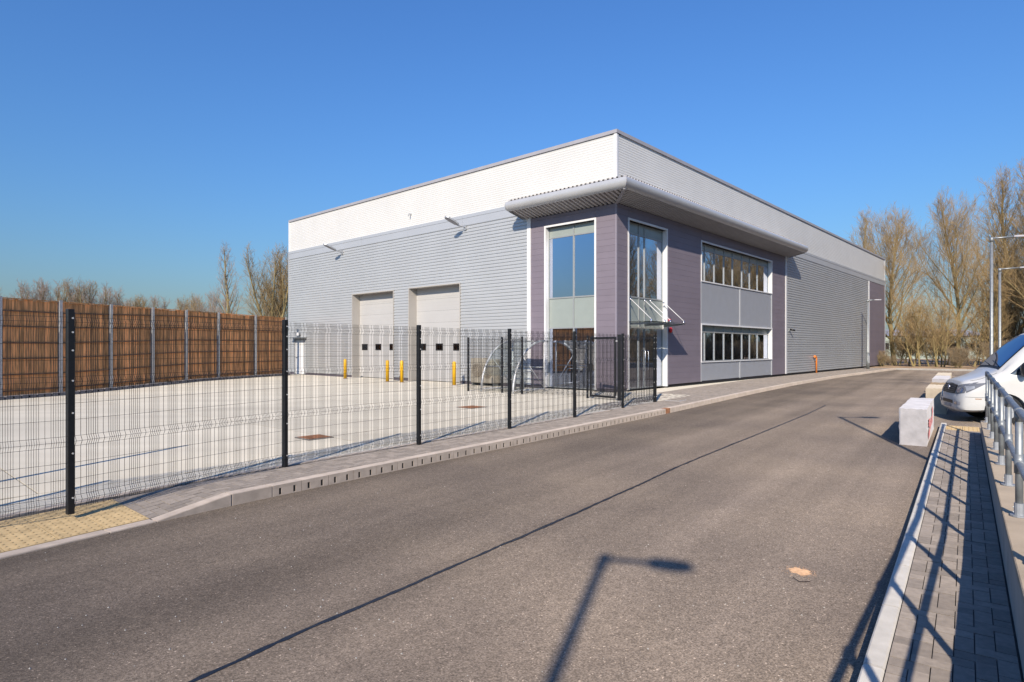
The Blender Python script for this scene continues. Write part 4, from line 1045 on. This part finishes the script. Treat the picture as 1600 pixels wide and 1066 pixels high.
barrier(Vector((11.45, 16.2, ROAD)), .45, 2.0, .68, 'barrier_cream', 'cream concrete barrier in front of the van bonnet, behind the nearest one', rnd=3)
barrier(Vector((12.95, 18.25, ROAD)), .45, 1.3, .66, 'barrier_brown', 'short brown stained block between the cream and the white barriers', rnd=4)
barrier(Vector((14.15, 19.9, ROAD)), .45, 3.0, .74, 'barrier', 'white barrier with faint red marks just past the brown block', marks=[(.3, .3, .5, .1, .05), (1.0, .4, .5, .1, -.04)], rnd=5)
barrier(Vector((16.4, 23.0, ROAD)), .45, 3.0, .72, 'barrier_cream', 'farthest cream concrete barrier, mostly hidden by the van bonnet', rnd=6)

# ------------------------------------------------------------------ van
def make_van():
    h = Vector((-.93, .37, 0)).normalized(); lft = Vector((-h.y, h.x, 0))
    f0 = ground(1483, 600, 0); yv = 15.1; nose_p = Vector(((1481 - 800) / 960 * yv, yv, ROAD))
    th = thing('van', nose_p, 'white panel van parked nose to the road behind the concrete barriers', 'van')
    st = [  # x back, half width, z bottom, belt, z top, top half width
        (0.00, .58, .35, .52, .60, .46), (.02, .72, .31, .54, .68, .54), (.06, .82, .28, .58, .80, .60), (.10, .875, .27, .62, .90, .63), (.15, .905, .27, .68, .975, .66), (.26, .935, .27, .78, 1.02, .69),
        (.42, .95, .28, .88, 1.07, .72), (.58, .97, .30, .98, 1.14, .76), (.72, .98, .30, 1.06, 1.21, .80), (.79, .98, .30, 1.08, 1.27, .80), (1.02, .985, .30, 1.12, 1.53, .76), (1.27, .985, .30, 1.14, 1.80, .73), (1.52, .985, .30, 1.15, 2.03, .72),
        (1.75, .985, .30, 1.15, 2.16, .73), (2.2, .985, .30, 1.15, 2.28, .76), (2.6, .985, .30, 1.15, 2.38, .80), (3.2, .985, .30, 1.15, 2.40, .82), (4.0, .985, .30, 1.15, 2.40, .82), (4.75, .985, .32, 1.15, 2.38, .81), (4.86, .94, .36, 1.12, 2.30, .78)]
    K = 14
    def ring(s):
        x, w, zb, bl_, zt, wt = s
        ctl = [(w * .86, zb), (w * .985, zb + .05), (w, zb + (bl_ - zb) * .4), (w, zb + (bl_ - zb) * .75), (w * .99, bl_), (lerp(w, wt, .55), lerp(bl_, zt, .62)), (wt + .03, zt - .10), (wt - .05, zt - .03), (wt * .6, zt), (0, zt + .015)]
        return [Vector((x, y, z)) for y, z in ctl]
    rings = [ring(s) for s in st]
    n = len(rings[0]); verts = []; faces = []
    for r_ in rings:
        full = [(p.x, p.y, p.z) for p in r_] + [(p.x, -p.y, p.z) for p in r_[-2::-1]]
        verts += full
    m_ = 2 * n - 1; F_ = Frame(nose_p, -h, lft)
    for i in range(len(rings) - 1):
        for j in range(m_): faces.append((i * m_ + j, i * m_ + (j + 1) % m_, (i + 1) * m_ + (j + 1) % m_, (i + 1) * m_ + j))
    faces += [tuple(range(m_))[::-1], tuple(range((len(rings) - 1) * m_, len(rings) * m_))]
    me = bpy.data.meshes.new('body'); me.from_pydata(verts, [], faces)
    bm = bmesh.new(); bm.from_mesh(me); bmesh.ops.recalc_face_normals(bm, faces=bm.faces)
    bmesh.ops.subdivide_edges(bm, edges=bm.edges[:], cuts=1, use_grid_fill=True, smooth=0.35); bmesh.ops.recalc_face_normals(bm, faces=bm.faces)
    bm.to_mesh(me)
    tree = BVHTree.FromBMesh(bm); bm.free()
    body = bpy.data.objects.new('body', me); COL.objects.link(body)
    # cut wheel arches
    tmp = []
    for xw in (.86, 3.95):
        mb = MB(); mb.tube([(xw, .70, .335), (xw, 1.2, .335)], .39, 28); mb.tube([(xw, -.70, .335), (xw, -1.2, .335)], .39, 28)
        c_ = mb.build('cutter', 'van_black', None); tmp.append(c_)
        md = body.modifiers.new('b', 'BOOLEAN'); md.object = c_; md.operation = 'DIFFERENCE'; md.solver = 'EXACT'
    dg = bpy.context.evaluated_depsgraph_get(); dg.update()
    nm = bpy.data.meshes.new_from_object(body.evaluated_get(dg)); body.modifiers.clear(); body.data = nm
    for c_ in tmp: bpy.data.objects.remove(c_)
    for v in nm.vertices: v.co = F_(v.co.x, v.co.y, v.co.z) - nose_p
    nm.flip_normals() if (F_.ax.cross(F_.ay)).z < 0 else None
    nm.materials.clear(); nm.materials.append(MATS['van_white']); nm.materials.append(MATS['van_black'])
    for p_ in nm.polygons: p_.use_smooth = True; p_.material_index = 0
    nm.set_sharp_from_angle(angle=R(38)) if hasattr(nm, 'set_sharp_from_angle') else None
    body.parent = th
    def proj_front(y, z, off): 
        hit = tree.ray_cast(Vector((-3, y, z)), Vector((1, 0, 0)))
        return Vector((hit[0].x, y, z)) + hit[1].normalized() * off * (1 if hit[1].x < 0 else -1) if hit[0] else Vector((.9, y, z))
    def proj_side(x, z, off, sg=1):
        hit = tree.ray_cast(Vector((x, 3 * sg, z)), Vector((0, -sg, 0)))
        nn = hit[1] if hit[0] else None
        if not hit[0]: return Vector((x, .98 * sg, z))
        return Vector((x, hit[0].y, z)) + Vector((0, sg * off, 0)) + nn.normalized() * 0.0
    def proj_top(x, y, off):
        hit = tree.ray_cast(Vector((x, y, 4)), Vector((0, 0, -1))); return Vector((x, y, hit[0].z + off)) if hit[0] else Vector((x, y, 1))
    def patch(fn, u0, u1, lo, hi, name, mt, off, nu=10, nv=4, par=None, thick=.0):
        mb = MB(); vs = []
        for i in range(nu + 1):
            u = lerp(u0, u1, i / nu); a, b = lo(u), hi(u)
            for j in range(nv + 1): q = fn(u, lerp(a, b, j / nv), off); vs.append(F_(q.x, q.y, q.z))
        mb.add(vs, [(i * (nv + 1) + j, i * (nv + 1) + j + 1, (i + 1) * (nv + 1) + j + 1, (i + 1) * (nv + 1) + j) for i in range(nu) for j in range(nv)])
        return mb.build(name, mt, par or th, smooth=True, recalc=False)
    cst = lambda v: (lambda u: v)
    gr = patch(proj_front, -.48, .48, lambda u: .665 + .02 * abs(u), lambda u: .905 - .03 * abs(u) * 2, 'grille', 'van_black', .006, nu=16)
    for z_ in (.70, .745, .79, .835, .875): patch(proj_front, -.44, .44, cst(z_ - .008), cst(z_ + .006), 'grille_bar', 'grille_grey', .018, nu=16, nv=1, par=gr)
    # badge: ring with a split chevron
    mb = MB(); c_ = proj_front(0, .80, .035)
    mb.tube([F_(c_.x, c_.y + .065 * math.cos(a * math.pi / 8), c_.z + .052 * math.sin(a * math.pi / 8)) for a in range(17)], .008, 6, cap=False)
    mb.bar(F_(c_.x, -.04, c_.z + .03), F_(c_.x, 0, c_.z - .035), .012, .014); mb.bar(F_(c_.x, .04, c_.z + .03), F_(c_.x, 0.003, c_.z - .035), .012, .014)
    mb.build('badge', 'chrome', gr)
    for sg in (1, -1):
        fs = (lambda x, z, o, sg=sg: proj_side(x, z, o, sg))
        ff = (lambda y, z, o, sg=sg: proj_front(y * sg, z, o))
        hl = patch(ff, .50, .85, lambda u: .665 + (u - .5) * .12, lambda u: .86 + (u - .5) * .30, 'headlight', 'lamp_grey', .007, nu=12)
        hl2 = patch(fs, .145, .52, lambda u: .70 + (u - .12) * .62, lambda u: .90 + (u - .12) * .16, 'headlight', 'lamp_grey', .007, nu=12)
        patch(ff, .53, .66, cst(.70), cst(.82), 'reflector', 'chrome', .012, nu=5, par=hl)
        patch(ff, .69, .80, cst(.71), cst(.81), 'reflector', 'chrome', .012, nu=5, par=hl)
        patch(fs, .15, .30, lambda u: .74 + (u - .12) * .5, lambda u: .86 + (u - .12) * .1, 'reflector', 'galv_pale', .012, nu=5, par=hl2)
        patch(ff, .52, .80, cst(.43), cst(.50), 'fog_lamp', 'cap_trim', .006, nu=8)
        patch(ff, .57, .68, cst(.44), cst(.49), 'fog_lens', 'chrome', .011, nu=4)
        patch(fs, .30, .42, cst(.575), cst(.595), 'side_marker', 'sand', .006, nu=3, nv=1)
        # seams: bumper line and door cuts
        patch(fs, .12, .62, cst(.618), cst(.624), 'seam', 'slot_dark', .003, nu=12, nv=1)
        for xa, xb, z0_, z1_ in ((1.27, 1.278, .42, 1.12), (2.42, 2.428, .36, 1.75)): patch(fs, xa, xb, cst(z0_), cst(z1_), 'seam', 'slot_dark', .003, nu=1, nv=8)
        patch(fs, 1.27, 2.42, cst(.36), cst(.366), 'seam', 'slot_dark', .003, nu=8, nv=1)
        patch(fs, .93, 2.30, lambda u: 1.15, lambda u: min(1.93, 1.15 + max(0.01, (u - .93)) * .98), 'side_window', 'glass_van', .006, nu=14, nv=5)
        patch(fs, 2.1, 2.28, cst(1.02), cst(1.06), 'door_handle', 'van_black', .02, nu=2, nv=1)
        # mirror
        mb = MB(Frame(F_(1.36, 1.16 * sg, 1.20), -h * -1, lft * sg)); 
        cm = F_(1.38, 1.15 * sg, 1.22)
        bmv = bmesh.new(); bmesh.ops.create_uvsphere(bmv, u_segments=16, v_segments=10, radius=1)
        mv = bpy.data.meshes.new('mirror')
        for v in bmv.verts: v.co = F_(1.16 + v.co.x * .08, 1.14 * sg + v.co.y * .13, 1.27 + v.co.z * .17) - nose_p
        for f in bmv.faces: f.smooth = True
        bmv.to_mesh(mv); bmv.free(); mv.materials.append(MATS['van_black']); mo = bpy.data.objects.new('mirror', mv); COL.objects.link(mo); mo.parent = th
        mb = MB(); mb.bar(F_(1.14, .93 * sg, 1.18), F_(1.16, 1.10 * sg, 1.20), .10, .06); mb.build('mirror_arm', 'van_black', mo)
    # rear lip of bumper: intake and plate recess
    patch(proj_front, -.40, .40, cst(.435), cst(.515), 'intake', 'van_black', .006, nu=14)
    patch(proj_front, -.26, .26, cst(.34), cst(.41), 'plate_recess', 'galv_pale', .008, nu=8)
    # windscreen with black edge
    def fw(y, s, off):
        x = lerp(.805, 1.57, s); q = proj_top(x, y * lerp(1.0, .90, s), 0); return Vector((q.x - off, q.y, q.z + off))
    patch(fw, -.735, .735, cst(-.01), cst(1.0), 'windscreen_seal', 'van_black', .003, nu=16, nv=10)
    patch(fw, -.71, .71, cst(.045), cst(.97), 'windscreen', 'glass_van', .010, nu=16, nv=10)
    for y0, y1 in ((-.55, .02), (.06, .62)):
        mb = MB(); qs_ = [fw(lerp(y0, y1, k / 5), .05 + .10 * (1 - k / 5), .03) for k in range(6)]; mb.tube([F_(q.x, q.y, q.z) for q in qs_], .010, 5); mb.build('wiper', 'van_black', th)
    mb = MB(); mb.tube([F_(1.72, .2, 2.13), F_(1.50, .2, 2.34)], .006, 5); mb.build('aerial', 'van_black', th)
    # bonnet edge seam
    for sg in (1, -1):
        mb = MB(); qs_ = [proj_top(lerp(.28, .76, k / 8), lerp(.66, .78, k / 8) * sg, .002) for k in range(9)]; mb.tube([F_(q.x, q.y, q.z) for q in qs_], .004, 4); mb.build('bonnet_seam', 'van_black', th)
    for xw in (.86, 3.95):
        for sg in (1, -1):
            mb = MB(); mb.tube([F_(xw, .76 * sg, .335), F_(xw, .79 * sg, .335), F_(xw, .94 * sg, .335), F_(xw, .97 * sg, .335)], [.31, .335, .335, .30], 32); w_ = mb.build('wheel', 'tyre', th, smooth=False)
            mb = MB(); mb.tube([F_(xw, .955 * sg, .335), F_(xw, .972 * sg, .335)], [.21, .20], 24)
            for k in range(5):
                a = k * 2 * math.pi / 5; mb.tube([F_(xw + .12 * math.cos(a), .972 * sg, .335 + .12 * math.sin(a)), F_(xw + .12 * math.cos(a), .982 * sg, .335 + .12 * math.sin(a))], .035, 8)
            mb.build('rim', 'galv_pale', w_)
    mb = MB(); mb.box(.15, 4.6, -.68, .68, .26, .40, F_); mb.build('underbody', 'van_black', th)
make_van()

# ------------------------------------------------------------------ trees
def grow(seed, H, spread, nl, base, up, kid=10, tw=8, tw2=4, r0=None, multi=1, rk=1.0):
    rr = random.Random(seed); T = MB(); Cw = MB(); r0 = r0 or H * .014
    def rv(): 
        while True:
            v = Vector((rr.uniform(-1, 1), rr.uniform(-1, 1), rr.uniform(-1, 1)))
            if .05 < v.length < 1: return v.normalized()
    def path_(p, d, L, n, wob, lift):
        pts = [p.copy()]; d = d.normalized()
        for i in range(n):
            d = (d + rv() * wob + Z3 * lift).normalized(); p = p + d * (L / n); pts.append(p.copy())
        return pts
    def at(pts, f):
        x = f * (len(pts) - 1); i = min(int(x), len(pts) - 2); return pts[i].lerp(pts[i + 1], x - i), (pts[i + 1] - pts[i]).normalized()
    def rad(ra, rb, n): return [lerp(ra, rb, i / (n - 1)) for i in range(n)]
    for s_ in range(multi):
        lean = Vector((rr.uniform(-.12, .12), rr.uniform(-.12, .12), 1)) if multi == 1 else Vector((rr.uniform(-.35, .35), rr.uniform(-.35, .35), 1))
        tp = path_(Vector((rr.uniform(-.2, .2) * (multi - 1), rr.uniform(-.2, .2) * (multi - 1), 0)), lean, H * .93, 12, .07, .05)
        T.tube(tp, [r0 * (1.25 if i == 0 else 1) * (1 - i / 12.5) ** .8 + .012 for i in range(13)], 8)
        for i in range(nl):
            f = base + (0.97 - base) * ((i + rr.random()) / nl) ; p, td = at(tp, f)
            az = i * 2.399 + rr.uniform(-.5, .5); inc = lerp(1.05, .45, f) * rr.uniform(.75, 1.2) * up
            d = Vector((math.cos(az) * math.sin(inc), math.sin(az) * math.sin(inc), math.cos(inc)))
            L = H * (.46 * (1 - f) ** .8 + .07) * spread * rr.uniform(.75, 1.15)
            rb = max(.018, r0 * (1 - f) ** .8 * .42 + .01) * rk
            lp = path_(p, d, L, 7, .10, .10); T.tube(lp, rad(rb, .010, 8), 5, cap=False)
            nk = max(4, int(kid * (.5 + L / (H * .45))))
            for k in range(nk):
                g_ = .12 + .88 * (k + rr.random()) / nk; p2, d2 = at(lp, min(g_, .999)); side = rv(); side = (side - d2 * side.dot(d2)).normalized()
                L2 = L * .42 * (1.1 - .65 * g_) * rr.uniform(.6, 1.25) + .15
                bp = path_(p2, d2 * .75 + side * .8 + Z3 * .25, L2, 5, .13, .09); Cw.tube(bp, rad(max(.010, rb * .35 * (1 - .6 * g_)), .006, 6), 4, cap=False)
                nt_ = max(3, int(tw * (.4 + L2 / 1.6)))
                for t_ in range(nt_):
                    g3 = .1 + .9 * (t_ + rr.random()) / nt_; p3, d3 = at(bp, min(g3, .999)); sd = rv()
                    L3 = (.3 * L2 + .22) * rr.uniform(.6, 1.3)
                    tp3 = path_(p3, d3 + sd * .75 + Z3 * .15, L3, 2, .12, .06); Cw.tube(tp3, [.0068, .0056, .0038], 3, cap=False)
                    for q in range(tw2):
                        p4, d4 = at(tp3, .2 + .78 * (q + rr.random()) / tw2); e = p4 + (d4 + rv() * .7 + Z3 * .12).normalized() * L3 * rr.uniform(.35, .7)
                        Cw.tube([p4, e], [.0045, .003], 3, cap=False)
    return T, Cw
VAR = {}
def variant(key, twig='twig', **kw):
    T, Cw = grow(**kw); VAR[key] = (T, Cw, twig)
    tm = T.build('trunk', 'bark', None, recalc=False); cm = Cw.build('crown', twig, None, recalc=False)
    zm = max(v.co.z for v in cm.data.vertices); xm = 1.0
    for me_ in (tm.data, cm.data):
        for v in me_.vertices: v.co *= kw['H'] / zm
    VAR[key] = (tm.data, cm.data); bpy.data.objects.remove(tm); bpy.data.objects.remove(cm)
variant('tall', seed=11, H=18, spread=.85, nl=36, base=.12, up=.72, kid=10, tw=7, tw2=3)
variant('broad', seed=5, H=16, spread=1.15, nl=34, base=.14, up=.85, kid=11, tw=7, tw2=3)
variant('slim', twig='twig_grey', seed=21, H=13, spread=.6, nl=30, base=.15, up=.8, kid=7, tw=5, tw2=3)
variant('fan', seed=31, H=12, spread=1.0, nl=16, base=.10, up=.55, kid=9, tw=6, tw2=3, multi=4)
variant('shrub', twig='bramble', seed=41, H=3.6, spread=1.1, nl=10, base=.05, up=.9, kid=8, tw=6, tw2=3, multi=7, r0=.03)
variant('golden', seed=45, H=7.5, spread=.95, nl=14, base=.1, up=.8, kid=7, tw=5, tw2=3, multi=4, r0=.07)
variant('scrub', twig='twig_grey', seed=44, H=7.5, spread=.95, nl=14, base=.1, up=.8, kid=7, tw=5, tw2=3, multi=4, r0=.07)
def tree(key, x, y, z, sc, rot, label, name='bare_tree', cat='tree', group='bare winter trees round the site', sxy=None):
    th = thing(name, (x, y, z), label, cat, group); th.rotation_euler = (0, 0, rot); th.scale = (sxy or sc, sxy or sc, sc)
    for nm, me in (('trunk', VAR[key][0]), ('crown', VAR[key][1])):
        o = bpy.data.objects.new(nm, me); COL.objects.link(o); o.parent = th
    return th
def tpx(px, Y): return (px - 800) / 960 * Y
def thgt(py, Y): return 1.65 + (543 - py) * Y / 960
# right of the warehouse
tree('broad', tpx(1397, 57), 57, 0, thgt(308, 57) / 16, .3, 'tall yellow-barked bare tree just right of the warehouse far end', sxy=.93)
tree('tall', tpx(1352, 66), 66, 0, thgt(318, 66) / 18, 1.9, 'bare tree rising behind the warehouse roof at its far right end', sxy=.8)
tree('broad', tpx(1497, 55), 55, 0, thgt(288, 55) / 16, 2.6, 'dark-trunked bare tree in the middle of the gap between the tall trees', sxy=.85)
tree('tall', tpx(1560, 58), 58, 0, thgt(250, 58) / 18, 4.0, 'tallest bare tree behind the lamp posts at the right', sxy=1.15)
tree('tall', tpx(1612, 54), 54, 0, thgt(236, 54) / 18, 5.2, 'huge bare tree at the right edge behind the white van', sxy=1.2)
tree('golden', tpx(1438, 53), 53, 0, .85, .5, 'low thin bare tree between the yellow tree and the dark trunk')
tree('golden', tpx(1468, 52), 52, 0, .8, 1.5, 'greyish scrubby tree left of the dark trunk, near the kerb')
tree('golden', tpx(1535, 53), 53, 0, 1.0, 2.5, 'scrubby tree at the foot of the tallest tree')
tree('fan', tpx(1575, 61), 61, 0, 1.0, .9, 'multi-stemmed bare tree behind the two lamp posts')
tree('golden', tpx(1418, 56), 56, 0, .8, 3.5, 'small twiggy tree close behind the yellow-barked tree')
# left of the warehouse
tree('slim', tpx(362, 72), 72, 0, thgt(378, 72) / 12.6, .4, 'slim pale bare tree above the timber fence, left of the warehouse')
tree('fan', tpx(432, 64), 64, 0, thgt(378, 64) / 12.0, 1.4, 'fan-shaped yellowish bare tree touching the left end of the warehouse')
tree('scrub', tpx(335, 80), 80, 0, thgt(452, 80) / 7.4, 2.2, 'small reddish bare tree left of the slim pale tree')
lf = [(-2, 447, 70), (42, 446, 82), (72, 438, 85), (98, 436, 84), (134, 441, 86), (163, 452, 90), (215, 462, 95), (250, 464, 98), (300, 470, 100), (312, 460, 88), (192, 468, 104), (20, 465, 100)]
names = ['cut off by the left edge', 'second from the left edge', 'left of the second steel post', 'above the second timber bay', 'right of the tallest left-hand clump', 'alone between two clumps', 'in the middle clump above the third post', 'at the right of the middle clump', 'in the far gap before the slim tree', 'low beside the slim pale tree', 'low at the left of the middle clump', 'low and far behind the leftmost clump']
for i, ((px, py, Y), nm) in enumerate(zip(lf, names)):
    tree('scrub' if i % 3 else 'fan', tpx(px, Y), Y, 0, 1.06 * thgt(py, Y) / (7.4 if i % 3 else 12), i * 1.3, 'distant brownish bare tree over the timber fence, ' + nm)
# trees beyond the parking area at the right (seen in the office windows)
rt = [('tall', 33, 20, 1.0, 'first bare tree along the car park, out to the right'), ('broad', 37, 27, .95, 'second bare tree along the car park, out to the right'), ('tall', 42, 33, 1.05, 'third bare tree along the car park, out to the right'),
      ('broad', 46, 41, 1.0, 'fourth bare tree along the car park, out to the right'), ('tall', 29, 12, .95, 'bare tree across the car park level with the railing'), ('broad', 41, 15, 1.1, 'bare tree set back behind the car park trees'), ('tall', 52, 49, 1.1, 'bare tree at the far corner of the car park'), ('broad', 25, 4, 1.0, 'bare tree across the car park beside the photographer'), ('broad', 41, 30.5, 1.0, 'bare tree standing within the car park island'), ('broad', 38, 22, 1.0, 'bare tree behind the first car park tree')]
for i, (k, x, y, s_, lb) in enumerate(rt): tree(k, x, y, -.1, s_, i * 1.7, lb)
for i in range(9):
    q_ = e2 + N2 * 2.5 - D2 * (i * 5.2 - 4); tree('scrub', q_.x, q_.y, -.1, .55 + .12 * (i % 3), i * 2.1, ('first', 'second', 'third', 'fourth', 'fifth', 'sixth', 'seventh', 'eighth', 'ninth')[i] + ' scrubby hedge tree along the car park edge from the far end', group='hedge line trees along the car park')
for i, (u, v, k, s_) in enumerate(((11, 7, 'broad', 1.0), (15, 9, 'tall', .95), (19, 6, 'scrub', 1.3), (22, 10, 'broad', 1.05), (27, 7, 'tall', 1.0), (32, 9, 'broad', .95), (38, 7, 'tall', 1.05), (13, 14, 'tall', 1.0), (24, 4, 'scrub', 1.2), (30, 4, 'scrub', 1.2))):
    q_ = far_l + N2 * u + D2 * v; tree(k, q_.x, q_.y, -.05, s_, i * 2.3, ('first', 'second', 'third', 'fourth', 'fifth', 'sixth', 'seventh', 'eighth', 'ninth', 'tenth')[i] + ' bare tree of the road end row continuing right of the van')
# undergrowth: one thicket, bare stems
rr = random.Random(9); th = MB()
def add_mesh(mb, me, x, y, z, s, rot):
    c_, s_ = math.cos(rot), math.sin(rot); b = len(mb.v)
    mb.v.extend([Vector((x + (v.co.x * c_ - v.co.y * s_) * s, y + (v.co.x * s_ + v.co.y * c_) * s, z + v.co.z * s)) for v in me.vertices])
    mb.f.extend([tuple(i + b for i in p.vertices) for p in me.polygons])
hedge = bpy.data.objects.new('undergrowth', None); COL.objects.link(hedge); hedge.location = (38, 60, 0); hedge['kind'] = 'stuff'
for i in range(96):
    u = rr.uniform(-6, 42); v = rr.uniform(3.2, 6) if i % 3 else rr.uniform(6, 18)
    if -2 < u < 3.5 and rr.random() < .55: continue
    q_ = far_l + N2 * u + D2 * v; px, Y = 800 + 960 * q_.x / q_.y, q_.y
    for me in VAR['shrub']:
        o = bpy.data.objects.new('bush', me); COL.objects.link(o); o.parent = hedge; o.location = Vector((tpx(px, Y), Y, 0)) - hedge.location; o.rotation_euler = (0, 0, rr.uniform(0, 6.28)); s_ = (rr.uniform(.22, .55) if v < 9 else rr.uniform(.6, 1.05)) * (1.3 if px > 1500 else 1); o.scale = (s_ * 1.2, s_ * 1.2, s_); o['kind'] = 'stuff'
# pale green shed and field glimpsed through the trees
sh = thing('shed', (60, 100, 0), 'long low pale green shed glimpsed through the trees beyond the road end', 'building')
mb = MB(); mb.box(61, 82, 104, 120, -.3, 3.6); mb.build('wall', 'shed_green', sh)
mb = MB(); mb.add([Vector(p) for p in ((60.6, 103.6, 3.6), (82.4, 103.6, 3.6), (82.4, 112, 4.9), (60.6, 112, 4.9), (82.4, 120.4, 3.6), (60.6, 120.4, 3.6))], [(0, 1, 2, 3), (3, 2, 4, 5)]); mb.build('roof', 'roof_grey', sh, recalc=False)
for k in range(7):
    mb = MB(); mb.box(62.2 + k * 2.9, 63.8 + k * 2.9, 103.96, 103.995, 1.3, 2.4); mb.build('window', 'dark_void', sh)
